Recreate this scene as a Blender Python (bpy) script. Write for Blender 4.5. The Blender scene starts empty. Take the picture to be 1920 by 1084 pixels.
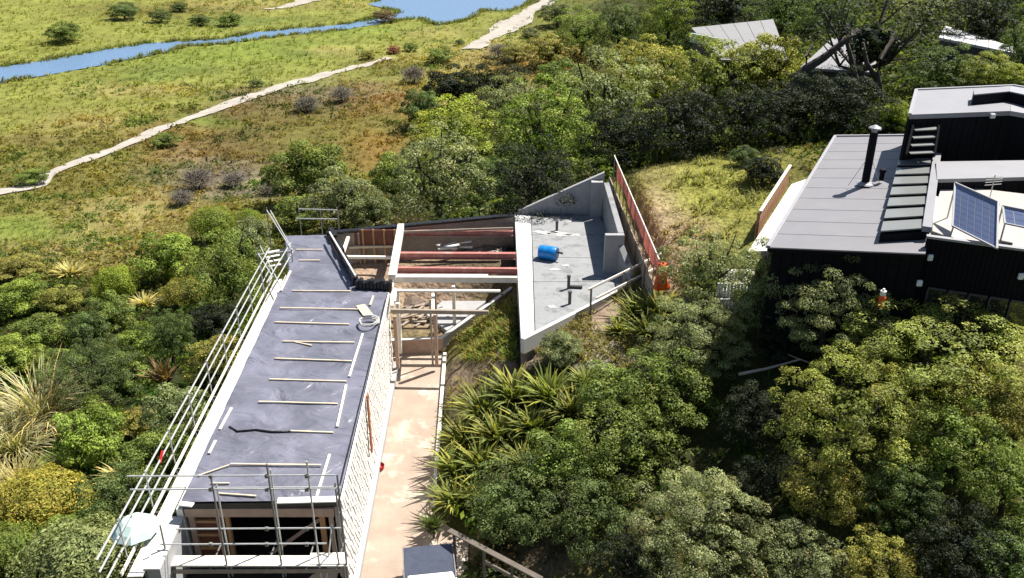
import bpy, math, random
import numpy as np
from mathutils import Vector, Matrix

# ------------------------------------------------------------------ camera, world, sun, exposure
SC = bpy.context.scene
COL = SC.collection
CAMZ, PITCH, FPX = 22.5, math.radians(25.7), 1660.0
cam_d = bpy.data.cameras.new('camera')
cam = bpy.data.objects.new('camera', cam_d)
COL.objects.link(cam)
cam.location = (0, 0, CAMZ)
cam.rotation_euler = (math.radians(90) - PITCH, 0, 0)
cam_d.sensor_width = 36.0
cam_d.lens = 36.0 * FPX / 1920.0
cam_d.clip_start = 0.1
cam_d.clip_end = 3000
SC.camera = cam

SUN_AZ, SUN_EL = math.radians(54), math.radians(56)      # azimuth from +Y towards +X
wd = bpy.data.worlds.new('World')
SC.world = wd
wd.use_nodes = True
nt = wd.node_tree
sky = nt.nodes.new('ShaderNodeTexSky')
sky.sky_type = 'NISHITA'
sky.sun_disc = False
sky.sun_elevation = SUN_EL
sky.sun_rotation = SUN_AZ
nt.links.new(sky.outputs[0], nt.nodes['Background'].inputs[0])
nt.nodes['Background'].inputs[1].default_value = 0.05
sun_d = bpy.data.lights.new('sun', 'SUN')
sun_d.energy = 5.0
sun_d.angle = math.radians(0.5)
sun_d.color = (1.0, 0.95, 0.87)
sun = bpy.data.objects.new('sun', sun_d)
COL.objects.link(sun)
sd = Vector((math.sin(SUN_AZ) * math.cos(SUN_EL), math.cos(SUN_AZ) * math.cos(SUN_EL), math.sin(SUN_EL)))
sun.rotation_euler = sd.to_track_quat('Z', 'Y').to_euler()
SC.view_settings.view_transform = 'Standard'
SC.view_settings.look = 'None'
SC.view_settings.exposure = 0.95
SC.view_settings.gamma = 1.0
SC.render.engine = 'CYCLES'
SC.cycles.max_bounces = 6
SC.cycles.diffuse_bounces = 2
SC.cycles.transmission_bounces = 3
SC.cycles.transparent_max_bounces = 6

rng = np.random.default_rng(11)
random.seed(5)
CP, SP = math.cos(PITCH), math.sin(PITCH)


def ray(u, v):
    a, b = (u - 960.0) / FPX, (v - 542.0) / FPX
    return a, CP - b * SP, -SP - b * CP


def W(u, v, z):
    """point at height z seen at photo position u, v"""
    dx, dy, dz = ray(u, v)
    t = (z - CAMZ) / dz
    return Vector((dx * t, dy * t, z))


def project(x, y, z):
    d = y * CP + (CAMZ - z) * SP
    d = np.where(np.abs(d) < 1e-6, 1e-6, d)
    return 960 + FPX * x / d, 542 + FPX * ((CAMZ - z) * CP - y * SP) / d


# ------------------------------------------------------------------ object helpers
def tag(o, label=None, cat=None, group=None, kind=None):
    if label: o['label'] = label
    if cat: o['category'] = cat
    if group: o['group'] = group
    if kind: o['kind'] = kind
    return o


def thing(name, loc, label, cat, group=None, rz=0.0):
    o = bpy.data.objects.new(name, None)
    o.empty_display_size = 0.3
    o.location = loc
    o.rotation_euler.z = rz
    COL.objects.link(o)
    return tag(o, label, cat, group)


def wloc(o):
    p = Vector((0, 0, 0))
    while o is not None:
        p = p + o.location
        o = o.parent
    return p


class MB:
    """collects shapes given in world coordinates, linked as one mesh"""

    def __init__(self):
        self.v, self.f = [], []

    def add(self, vs, fs):
        n = len(self.v)
        self.v += [Vector(p) for p in vs]
        self.f += [tuple(i + n for i in f) for f in fs]
        return self

    def prism(self, poly, z0, z1):
        """poly of (x,y) or (x,y,ztop); z1 None -> tops from poly"""
        n = len(poly)
        area = sum(poly[i][0] * poly[(i + 1) % n][1] - poly[(i + 1) % n][0] * poly[i][1] for i in range(n))
        if area < 0: poly = poly[::-1]
        lo = [(p[0], p[1], z0) for p in poly]
        hi = [(p[0], p[1], z1 if z1 is not None else p[2]) for p in poly]
        fs = [tuple(range(n - 1, -1, -1)), tuple(range(n, 2 * n))]
        fs += [(i, (i + 1) % n, n + (i + 1) % n, n + i) for i in range(n)]
        return self.add(lo + hi, fs)

    def slab(self, poly, th):
        """sloping polygon (x,y,z) with thickness th downwards"""
        n = len(poly)
        area = sum(poly[i][0] * poly[(i + 1) % n][1] - poly[(i + 1) % n][0] * poly[i][1] for i in range(n))
        if area < 0: poly = poly[::-1]
        lo = [(p[0], p[1], p[2] - th) for p in poly]
        hi = [tuple(p) for p in poly]
        fs = [tuple(range(n - 1, -1, -1)), tuple(range(n, 2 * n))]
        fs += [(i, (i + 1) % n, n + (i + 1) % n, n + i) for i in range(n)]
        return self.add(lo + hi, fs)

    def box(self, x0, x1, y0, y1, z0, z1):
        return self.prism([(x0, y0), (x1, y0), (x1, y1), (x0, y1)], z0, z1)

    def beam(self, a, b, w, h, up=(0, 0, 1), n=None):
        """bar from a to b, w across, h along 'up' (centred)"""
        a, b = Vector(a), Vector(b)
        d = (b - a).normalized()
        u = Vector(up)
        s = d.cross(u)
        if s.length < 1e-4: s = d.cross(Vector((1, 0, 0)))
        s.normalize()
        u = s.cross(d).normalized()
        vs = []
        for p in (a, b):
            for i, j in ((-1, -1), (1, -1), (1, 1), (-1, 1)):
                vs.append(p + s * (w / 2 * i) + u * (h / 2 * j))
        return self.add(vs, [(3, 2, 1, 0), (4, 5, 6, 7), (0, 1, 5, 4), (1, 2, 6, 5), (2, 3, 7, 6), (3, 0, 4, 7)])

    def tube(self, pts, r, n=6, r1=None):
        pts = [Vector(p) for p in pts]
        r1 = r if r1 is None else r1
        vs, fs = [], []
        k = len(pts)
        for i, p in enumerate(pts):
            d = (pts[min(i + 1, k - 1)] - pts[max(i - 1, 0)]).normalized()
            s = d.cross(Vector((0, 0, 1)))
            if s.length < 1e-3: s = Vector((1, 0, 0))
            s.normalize()
            q = s.cross(d)
            rr = r + (r1 - r) * i / max(1, k - 1)
            for j in range(n):
                a = 2 * math.pi * j / n
                vs.append(p + s * (rr * math.cos(a)) + q * (rr * math.sin(a)))
        for i in range(k - 1):
            for j in range(n):
                fs.append((i * n + j, i * n + (j + 1) % n, (i + 1) * n + (j + 1) % n, (i + 1) * n + j))
        fs.append(tuple(range(n - 1, -1, -1)))
        fs.append(tuple(range((k - 1) * n, k * n)))
        return self.add(vs, fs)

    def lathe(self, prof, c, axis=(0, 0, 1), n=16):
        ax = Vector(axis).normalized()
        s = ax.cross(Vector((0, 0, 1)))
        if s.length < 1e-3: s = Vector((1, 0, 0))
        s.normalize()
        q = ax.cross(s)
        c = Vector(c)
        vs, fs = [], []
        for r, h in prof:
            for j in range(n):
                a = 2 * math.pi * j / n
                vs.append(c + ax * h + s * (r * math.cos(a)) + q * (r * math.sin(a)))
        for i in range(len(prof) - 1):
            for j in range(n):
                fs.append((i * n + j, i * n + (j + 1) % n, (i + 1) * n + (j + 1) % n, (i + 1) * n + j))
        fs.append(tuple(range(n - 1, -1, -1)))
        fs.append(tuple(range((len(prof) - 1) * n, len(prof) * n)))
        return self.add(vs, fs)

    def build(self, name, mat, parent=None, bevel=0.0, smooth=False, label=None):
        base = wloc(parent) if parent is not None else Vector((0, 0, 0))
        me = bpy.data.meshes.new(name)
        me.from_pydata([tuple(p - base) for p in self.v], [], self.f)
        me.materials.append(mat)
        if smooth:
            me.polygons.foreach_set('use_smooth', [True] * len(me.polygons))
        me.update()
        o = bpy.data.objects.new(name, me)
        COL.objects.link(o)
        if parent is not None: o.parent = parent
        if bevel > 0:
            m = o.modifiers.new('bevel', 'BEVEL')
            m.width = bevel
            m.segments = 1
            m.limit_method = 'ANGLE'
        if label: o['label'] = label
        return o


def lerp(a, b, t): return a + (b - a) * t


# ------------------------------------------------------------------ materials
def mat(name, col, rough=0.7, var=0.15, scale=3.0, bump=0.0, bscale=None, metal=0.0, spec=0.4, dirt=None, dscale=0.6, dmin=0.5, dmax=0.7, obj=False):
    m = bpy.data.materials.new(name)
    m.use_nodes = True
    t = m.node_tree
    b = t.nodes['Principled BSDF']
    b.inputs['Roughness'].default_value = rough
    b.inputs['Metallic'].default_value = metal
    b.inputs['Specular IOR Level'].default_value = spec
    g = t.nodes.new('ShaderNodeNewGeometry')
    if obj:
        g = t.nodes.new('ShaderNodeTexCoord')
    pos = g.outputs['Object'] if obj else g.outputs['Position']
    n = t.nodes.new('ShaderNodeTexNoise')
    n.inputs['Scale'].default_value = scale
    n.inputs['Detail'].default_value = 6
    n.inputs['Roughness'].default_value = 0.65
    t.links.new(pos, n.inputs['Vector'])
    r = t.nodes.new('ShaderNodeMapRange')
    r.inputs[1].default_value, r.inputs[2].default_value = 0.3, 0.7
    r.inputs[3].default_value, r.inputs[4].default_value = 1 - var, 1 + var
    t.links.new(n.outputs[0], r.inputs[0])
    mx = t.nodes.new('ShaderNodeVectorMath')
    mx.operation = 'SCALE'
    mx.inputs[0].default_value = col[:3]
    t.links.new(r.outputs[0], mx.inputs['Scale'])
    out = mx.outputs[0]
    if dirt is not None:
        n2 = t.nodes.new('ShaderNodeTexNoise')
        n2.inputs['Scale'].default_value = dscale
        n2.inputs['Detail'].default_value = 8
        n2.inputs['Roughness'].default_value = 0.7
        t.links.new(pos, n2.inputs['Vector'])
        r2 = t.nodes.new('ShaderNodeMapRange')
        r2.inputs[1].default_value, r2.inputs[2].default_value = dmin, dmax
        t.links.new(n2.outputs[0], r2.inputs[0])
        mm = t.nodes.new('ShaderNodeMix')
        mm.data_type = 'RGBA'
        t.links.new(r2.outputs[0], mm.inputs[0])
        t.links.new(out, mm.inputs[6])
        mm.inputs[7].default_value = (*dirt[:3], 1)
        out = mm.outputs[2]
    t.links.new(out, b.inputs['Base Color'])
    if bump > 0:
        n3 = t.nodes.new('ShaderNodeTexNoise')
        n3.inputs['Scale'].default_value = bscale or scale * 3
        n3.inputs['Detail'].default_value = 5
        t.links.new(pos, n3.inputs['Vector'])
        bm = t.nodes.new('ShaderNodeBump')
        bm.inputs['Strength'].default_value = 1.0
        bm.inputs['Distance'].default_value = bump
        t.links.new(n3.outputs[0], bm.inputs['Height'])
        t.links.new(bm.outputs[0], b.inputs['Normal'])
    return m


M = {}
M['concrete'] = mat('concrete', (0.34, 0.34, 0.345), 0.85, 0.12, 1.5, 0.01, 14, dirt=(0.3, 0.3, 0.3), dscale=0.9)
M['slab'] = mat('slab_concrete', (0.25, 0.257, 0.262), 0.85, 0.12, 2.0, 0.01, 14, dirt=(0.17, 0.178, 0.182), dscale=1.1, dmin=0.52, dmax=0.6)
M['slab_edge'] = mat('pale_concrete', (0.52, 0.51, 0.495), 0.85, 0.06, 2.0, 0.006, 14, dirt=(0.5, 0.5, 0.49), dscale=1.5, dmin=0.58, dmax=0.7)
M['white_paint'] = mat('white_paint', (0.78, 0.77, 0.74), 0.6, 0.06, 2.0)
M['wrap'] = mat('white_building_wrap', (0.70, 0.68, 0.63), 0.7, 0.1, 1.2, 0.02, 4)
M['lath'] = mat('pale_lath', (0.78, 0.76, 0.72), 0.7, 0.12, 2.0)
M['lath_gap'] = mat('wall_backing', (0.36, 0.33, 0.30), 0.8, 0.2, 2.0)
M['timber'] = mat('pale_timber', (0.62, 0.52, 0.38), 0.75, 0.15, 4.0, 0.004, 30)
M['timber_w'] = mat('white_primed_timber', (0.75, 0.70, 0.62), 0.7, 0.1, 3.0)
M['pine'] = mat('orange_pine', (0.40, 0.22, 0.10), 0.7, 0.2, 4.0)
M['pink_timber'] = mat('pink_primed_timber', (0.42, 0.29, 0.22), 0.7, 0.15, 3.0)
M['old_timber'] = mat('weathered_timber', (0.30, 0.25, 0.20), 0.85, 0.2, 4.0, 0.006, 20)
M['fence_wood'] = mat('brown_fence_wood', (0.36, 0.20, 0.11), 0.8, 0.2, 3.0)
M['brown_panel'] = mat('brown_panel', (0.16, 0.06, 0.035), 0.7, 0.2, 3.0)
M['steel_red'] = mat('red_oxide_steel', (0.40, 0.15, 0.13), 0.55, 0.15, 2.5, dirt=(0.50, 0.32, 0.28), dscale=1.5)
M['galv'] = mat('galvanised_tube', (0.55, 0.55, 0.53), 0.4, 0.15, 5.0, metal=0.35)
M['galv_dark'] = mat('dull_tube', (0.22, 0.21, 0.20), 0.5, 0.2, 5.0, metal=0.3)
M['plank'] = mat('scaffold_plank', (0.66, 0.63, 0.57), 0.8, 0.12, 3.0)
M['black'] = mat('black_membrane', (0.012, 0.012, 0.014), 0.35, 0.2, 3.0, 0.04, 3)
M['dark_in'] = mat('shaded_lining', (0.012, 0.009, 0.008), 0.9, 0.2, 2.0)  # near-black colour holds the shade inside the opening
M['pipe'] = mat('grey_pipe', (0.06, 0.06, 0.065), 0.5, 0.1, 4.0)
M['dark_floor'] = mat('shaded_floor', (0.02, 0.015, 0.012), 0.9, 0.2, 2.0)  # floor colour darkened to carry the shade inside the opening
M['rust'] = mat('rust_board', (0.30, 0.10, 0.035), 0.8, 0.2, 3.0)
M['mortar'] = mat('dried_mortar', (0.40, 0.40, 0.39), 0.9, 0.1, 3.0)
M['blue'] = mat('blue_plastic', (0.01, 0.19, 0.55), 0.3, 0.08, 4.0)
M['orange_net'] = mat('orange_net', (0.70, 0.20, 0.14), 0.6, 0.2, 4.0)
M['orange'] = mat('orange_plastic', (0.72, 0.10, 0.015), 0.5, 0.1, 4.0)
M['red'] = mat('red_plastic', (0.42, 0.02, 0.02), 0.4, 0.1, 4.0)
M['teal'] = mat('pale_teal_canvas', (0.50, 0.66, 0.62), 0.7, 0.08, 2.0, 0.02, 3)
M['yellow_sheet'] = mat('yellow_board', (0.66, 0.60, 0.34), 0.7, 0.08, 4.0)
M['roof_metal'] = mat('grey_roof_metal', (0.205, 0.20, 0.215), 0.5, 0.06, 0.8, dirt=(0.225, 0.22, 0.228), dscale=0.35)
M['roof_metal2'] = mat('light_grey_roof', (0.24, 0.24, 0.26), 0.5, 0.06, 0.8)
M['flash'] = mat('roof_flashing', (0.30, 0.30, 0.32), 0.45, 0.05, 2.0)
M['black_wall'] = mat('black_stained_wood', (0.0045, 0.0045, 0.0075), 0.75, 0.3, 1.5, spec=0.15)
M['skyglass'] = mat('skylight_glass', (0.20, 0.208, 0.20), 0.3, 0.06, 1.0, spec=0.8)
M['winglass'] = mat('dark_window_glass', (0.015, 0.018, 0.02), 0.06, 0.05, 1.0, spec=0.9)
M['deck_white'] = mat('pale_roof_membrane', (0.36, 0.335, 0.31), 0.7, 0.08, 1.2, dirt=(0.45, 0.42, 0.38), dscale=1.0)
M['path_white'] = mat('white_paving', (0.50, 0.485, 0.46), 0.8, 0.06, 1.5)
M['far_roof'] = mat('faded_grey_roof', (0.22, 0.215, 0.22), 0.6, 0.08, 0.5)
M['far_roof2'] = mat('pale_far_roof', (0.45, 0.45, 0.45), 0.6, 0.06, 0.5)
M['far_wall'] = mat('far_house_wall', (0.06, 0.055, 0.05), 0.8, 0.1, 0.8)
M['lampglass'] = mat('white_lamp_glass', (0.75, 0.78, 0.8), 0.3, 0.02, 2.0)
M['car_white'] = mat('white_car_paint', (0.78, 0.78, 0.78), 0.25, 0.03, 2.0, spec=0.6)
M['tonneau'] = mat('dark_tray_cover', (0.06, 0.07, 0.10), 0.35, 0.15, 3.0, 0.02, 4)
M['tyre'] = mat('tyre_rubber', (0.02, 0.02, 0.02), 0.8, 0.1, 4.0)
M['bark'] = mat('bark', (0.06, 0.048, 0.04), 0.9, 0.3, 4.0, 0.02, 12, obj=True)
M['bark_pale'] = mat('pale_bark', (0.34, 0.31, 0.28), 0.9, 0.2, 4.0, obj=True)
M['stone'] = mat('pale_stone', (0.55, 0.53, 0.5), 0.85, 0.15, 2.0, 0.02, 6)


def solar_mat():
    m = mat('solar_cells', (0.15, 0.19, 0.33), 0.15, 0.08, 2.0, spec=0.8)
    return m


M['solar'] = solar_mat()


def plastic_mat():
    m = bpy.data.materials.new('black_plastic_sheet')
    m.use_nodes = True
    t = m.node_tree
    b = t.nodes['Principled BSDF']
    b.inputs['Base Color'].default_value = (0.14, 0.142, 0.18, 1)
    b.inputs['Roughness'].default_value = 0.36
    b.inputs['Specular IOR Level'].default_value = 0.7
    g = t.nodes.new('ShaderNodeNewGeometry')
    mp = t.nodes.new('ShaderNodeMapping')
    mp.inputs['Scale'].default_value = (0.55, 1.0, 0.5)
    t.links.new(g.outputs['Position'], mp.inputs['Vector'])
    n = t.nodes.new('ShaderNodeTexNoise')
    n.inputs['Scale'].default_value = 1.1
    n.inputs['Detail'].default_value = 3.5
    n.inputs['Distortion'].default_value = 0.7
    t.links.new(mp.outputs[0], n.inputs['Vector'])
    bm = t.nodes.new('ShaderNodeBump')
    bm.inputs['Distance'].default_value = 0.36
    bm.inputs['Strength'].default_value = 0.9
    t.links.new(n.outputs[0], bm.inputs['Height'])
    t.links.new(bm.outputs[0], b.inputs['Normal'])
    n2 = t.nodes.new('ShaderNodeTexNoise')
    n2.inputs['Scale'].default_value = 0.8
    n2.inputs['Detail'].default_value = 5
    t.links.new(g.outputs['Position'], n2.inputs['Vector'])
    cr = t.nodes.new('ShaderNodeMapRange')
    cr.inputs[1].default_value, cr.inputs[2].default_value = 0.35, 0.7
    cr.inputs[3].default_value, cr.inputs[4].default_value = 0.85, 1.35
    t.links.new(n2.outputs[0], cr.inputs[0])
    vm = t.nodes.new('ShaderNodeVectorMath')
    vm.operation = 'SCALE'
    vm.inputs[0].default_value = (0.14, 0.142, 0.18)
    t.links.new(cr.outputs[0], vm.inputs['Scale'])
    t.links.new(vm.outputs[0], b.inputs['Base Color'])
    return m


M['plastic'] = plastic_mat()


def leaf_mat(name, transl=0.3, rough=0.5, use_obj=True, sat=1.0):
    """colour = object colour (or vertex colour) x per-leaf tone"""
    m = bpy.data.materials.new(name)
    m.use_nodes = True
    t = m.node_tree
    b = t.nodes['Principled BSDF']
    b.inputs['Roughness'].default_value = rough
    b.inputs['Specular IOR Level'].default_value = 0.18
    out = t.nodes['Material Output']
    a = t.nodes.new('ShaderNodeAttribute')
    a.attribute_name = 'tone'
    vm = t.nodes.new('ShaderNodeVectorMath')
    vm.operation = 'MULTIPLY'
    t.links.new(a.outputs['Color'], vm.inputs[0])
    if use_obj:
        oi = t.nodes.new('ShaderNodeObjectInfo')
        t.links.new(oi.outputs['Color'], vm.inputs[1])
    else:
        vm.inputs[1].default_value = (1, 1, 1)
    t.links.new(vm.outputs[0], b.inputs['Base Color'])
    tr = t.nodes.new('ShaderNodeBsdfTranslucent')
    sc = t.nodes.new('ShaderNodeVectorMath')
    sc.operation = 'MULTIPLY'
    sc.inputs[1].default_value = (1.25, 1.3, 0.55)
    t.links.new(vm.outputs[0], sc.inputs[0])
    t.links.new(sc.outputs[0], tr.inputs['Color'])
    ms = t.nodes.new('ShaderNodeMixShader')
    ms.inputs[0].default_value = transl
    t.links.new(b.outputs[0], ms.inputs[1])
    t.links.new(tr.outputs[0], ms.inputs[2])
    t.links.new(ms.outputs[0], out.inputs['Surface'])
    return m


M['leaf'] = leaf_mat('leaves', 0.32, 0.6)
M['twig'] = leaf_mat('twigs', 0.05, 0.8)
M['tuft'] = leaf_mat('ground_plants', 0.42, 0.8, use_obj=False)

# ------------------------------------------------------------------ terrain height
CTRL = [  # x, y, z
    (-4.6, 14, 0), (-4.6, 22, 0), (-4.6, 30, 0), (-4.6, 38, 0), (-8, 26, -.2), (-8, 36, -.2), (-2, 21, 0), (-1.5, 24, 0.2), (-2.6, 32, 0.7), (-2.0, 28, 0.8), (-1.6, 38.3, 1.3), (-0.4, 40.5, 2.0), (-1.2, 35.5, 1.9), (-0.4, 36, 2.7), (-0.4, 38.5, 2.5),
    (-0.5, 33, 2.4), (1.5, 32, 3.0), (3, 33, 3.6), (5, 35, 3.7), (7.2, 36, 4.3), (8.2, 40, 5.5), (8, 46, 5.7), (8, 52, 5.5),
    (12, 46, 6.4), (13, 52, 6.3), (10, 38, 6.0), (11, 33, 6.6), (14, 28, 7), (18, 32, 7), (16, 42, 7), (22, 45, 7.5), (25, 30, 8),
    (2, 26, 1.6), (6, 29, 3.8), (10, 27, 5.0), (5, 22, 2.0), (10, 20, 3.2), (1, 18, 0), (6, 14, 0.5), (14, 16, 3), (20, 20, 6), (18, 25, 6.5),
    (0, 12, -0.5), (-8, 12, -1.5), (-13, 20, -1.5), (-13, 30, -1.5), (-14, 40, -1.2), (-18, 22, -3), (-22, 32, -4), (-28, 24, -4.5), (-25, 42, -5), (-20, 52, -4.5), (-12, 48, -0.5),
    (-8, 50, 1.6), (0, 52, 2.0), (5, 56, 3.2), (0, 62, -0.5), (-10, 60, -3.5), (8, 66, 1.5), (16, 62, 5), (26, 60, 7), (38, 55, 9), (45, 40, 10),
    (-40, 75, -9), (-30, 62, -7), (-20, 75, -8), (-8, 78, -6.5), (4, 80, -4), (14, 82, 0), (26, 84, 3), (45, 85, 7), (70, 90, 10),
    (-60, 50, -9), (-45, 30, -7), (-60, 110, -12.4), (-30, 105, -11.5), (-10, 100, -10.3), (4, 105, -8.5), (16, 108, -5), (30, 110, -1), (50, 115, 4),
    (-110, 100, -12.6), (-50, 150, -12.6), (-20, 140, -12.2), (-2, 145, -11.8), (12, 150, -10.5), (28, 150, -6), (48, 150, 0), (75, 150, 6),
    (-100, 200, -12.6), (-40, 210, -12.7), (0, 200, -12.5), (18, 210, -11.8), (36, 210, -8), (60, 210, -1), (110, 200, 6),
    (-150, 300, -12.7), (-50, 300, -12.7), (10, 300, -12.7), (45, 300, -10), (90, 300, -2), (-200, 600, -12), (0, 600, -12), (200, 600, 4), (-300, 300, -12), (260, 300, 8), (-130, 20, -10), (110, 30, 12),
    (-20, 0, -4), (20, 0, 2), (0, -20, -2), (60, 0, 8), (-60, 0, -8)]
CX = np.array([(c[0], c[1]) for c in CTRL], float)
CZ = np.array([c[2] for c in CTRL], float)
_d = np.sqrt(((CX[:, None] - CX[None]) ** 2).sum(-1) + 1.0)
_A = np.zeros((len(CX) + 1,) * 2)
_A[:-1, :-1] = _d
_A[-1, :-1] = _A[:-1, -1] = 1
_w = np.linalg.solve(_A + 1e-6 * np.eye(len(_A)), np.append(CZ, 0))

_perm = rng.random((256, 256))


def vnoise(x, y):
    xi, yi = np.floor(x).astype(int), np.floor(y).astype(int)
    fx, fy = x - xi, y - yi
    fx, fy = fx * fx * (3 - 2 * fx), fy * fy * (3 - 2 * fy)
    g = lambda i, j: _perm[(xi + i) & 255, (yi + j) & 255]
    return (g(0, 0) * (1 - fx) + g(1, 0) * fx) * (1 - fy) + (g(0, 1) * (1 - fx) + g(1, 1) * fx) * fy


def fnoise(x, y, o=3):
    s, a, t = 0, 1, 0
    for i in range(o):
        s = s + a * vnoise(x * 2 ** i + 17 * i, y * 2 ** i + 5 * i)
        t += a
        a *= 0.5
    return s / t


def inpoly(x, y, poly):
    c = np.zeros(np.shape(x), bool)
    n = len(poly)
    for i in range(n):
        x0, y0 = poly[i][0], poly[i][1]
        x1, y1 = poly[(i + 1) % n][0], poly[(i + 1) % n][1]
        k = ((y0 > y) != (y1 > y)) & (x < (x1 - x0) * (y - y0) / ((y1 - y0) if y1 != y0 else 1e-9) + x0)
        c ^= k
    return c


def pdist(x, y, poly, closed=True):
    d = np.full(np.shape(x), 1e9)
    n = len(poly)
    for i in range(n if closed else n - 1):
        ax, ay = poly[i][0], poly[i][1]
        bx, by = poly[(i + 1) % n][0], poly[(i + 1) % n][1]
        L = (bx - ax) ** 2 + (by - ay) ** 2
        t = np.clip(((x - ax) * (bx - ax) + (y - ay) * (by - ay)) / L, 0, 1)
        d = np.minimum(d, np.hypot(x - ax - t * (bx - ax), y - ay - t * (by - ay)))
    return d


# plan of the place (x, y)
DRIVE = [(-6.05, 39.7), (-3.45, 39.2), (-3.25, 33), (-3.1, 27), (-1.6, 25.2), (-1.3, 10), (-5.9, 10), (-5.45, 22)]
BLDG = [(-10.6, 20.2), (-5.5, 20.2), (-5.95, 38.1), (-7.5, 38.2), (-10.2, 45), (-12.4, 44.6), (-11.1, 40.4)]
PIT = [(-6.2, 39.8), (-3.6, 39.8), (0.1, 42.7), (0.1, 49.0), (-6.2, 47.6), (-10.0, 46.5), (-7.4, 38.6)]
PITB = [(-6.2, 44.6), (0.1, 44.6), (0.1, 49.0), (-6.2, 47.6), (-10.0, 46.5), (-8.2, 42.5)]
SLAB = [(0.30, 33.2), (6.15, 39.5), (5.3, 49.2), (0.12, 48.9)]
STRIP = [(6.2, 39.6), (7.2, 38.8), (6.9, 52), (5.4, 52)]
FLATS = [(BLDG, -0.6, 0.7), (PIT, 0.75, 0.5), (PITB, 2.5, 1.6), (SLAB, 2.3, 0.25), (STRIP, 4.2, 0.5), (DRIVE, -0.06, 0.5)]
MARSH = -12.75
LAGOON = [W(u, v, MARSH) for u, v in ((690, 8), (735, -8), (720, -60), (1100, -60), (1010, -8), (985, 10), (950, 22), (905, 18), (880, 36), (820, 46), (788, 34), (745, 38), (705, 46), (668, 44), (700, 34), (750, 22))]
STREAM = [W(u, v, MARSH) for u, v in ((700, 34), (640, 46), (560, 52), (480, 60), (420, 72), (350, 76), (280, 80), (200, 92), (100, 110), (-100, 140), (-250, 160), (-250, 195), (-100, 172), (100, 138), (200, 120), (284, 103), (350, 86), (420, 82), (480, 73), (560, 64), (640, 56), (700, 46))]
PATH = [W(u, v, z) for u, v, z in ((-250, 440, -10.5), (-60, 380, -11.0), (140, 300, -11.6), (285, 243, -11.9), (380, 205, -12.0), (470, 178, -12.1), (545, 152, -12.1), (640, 124, -12.1), (735, 101, -12.1))]
PATH2 = [W(u, v, z) for u, v, z in ((884, 82, -11.2), (915, 62, -11.4), (955, 40, -11.6), (990, 20, -11.6), (1030, -4, -11.6), (1080, -24, -11.6))]
TRACK = [W(u, v, z) for u, v, z in ((500, 14, -12.2), (540, 6, -12.2), (580, -4, -12.2))]


def H(x, y):
    x = np.asarray(x, float)
    y = np.asarray(y, float)
    s = np.full(x.shape, _w[-1])
    for i in range(len(CX)):
        s = s + _w[i] * np.sqrt((x - CX[i, 0]) ** 2 + (y - CX[i, 1]) ** 2 + 1.0)
    amp = np.clip((y - 10) / 80, 0.25, 1.0)
    s = s + (fnoise(x * 0.22, y * 0.22) - 0.5) * 0.9 * amp + (fnoise(x * 0.9 + 40, y * 0.9) - 0.5) * 0.25
    for poly, z, f in FLATS:
        ins = inpoly(x, y, poly)
        d = np.where(ins, 0, pdist(x, y, poly))
        k = np.clip(1 - d / f, 0, 1)
        k = k * k * (3 - 2 * k)
        s = s * (1 - k) + z * k
    far = y > 60
    if np.any(far):
        for poly in (LAGOON, STREAM):
            ins = inpoly(x, y, poly)
            s = np.where(ins, np.minimum(s, MARSH - 0.3), s)
            near = np.clip(1 - pdist(x, y, poly) / 14.0, 0, 1) * (~ins)
            lvl = MARSH + 0.12
            s = np.where(near > 0, s * (1 - near) + np.minimum(s, lvl) * near * 0.5 + lvl * near * 0.5, s)
    return s


def H1(x, y): return float(H(np.array([x]), np.array([y]))[0])


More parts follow.
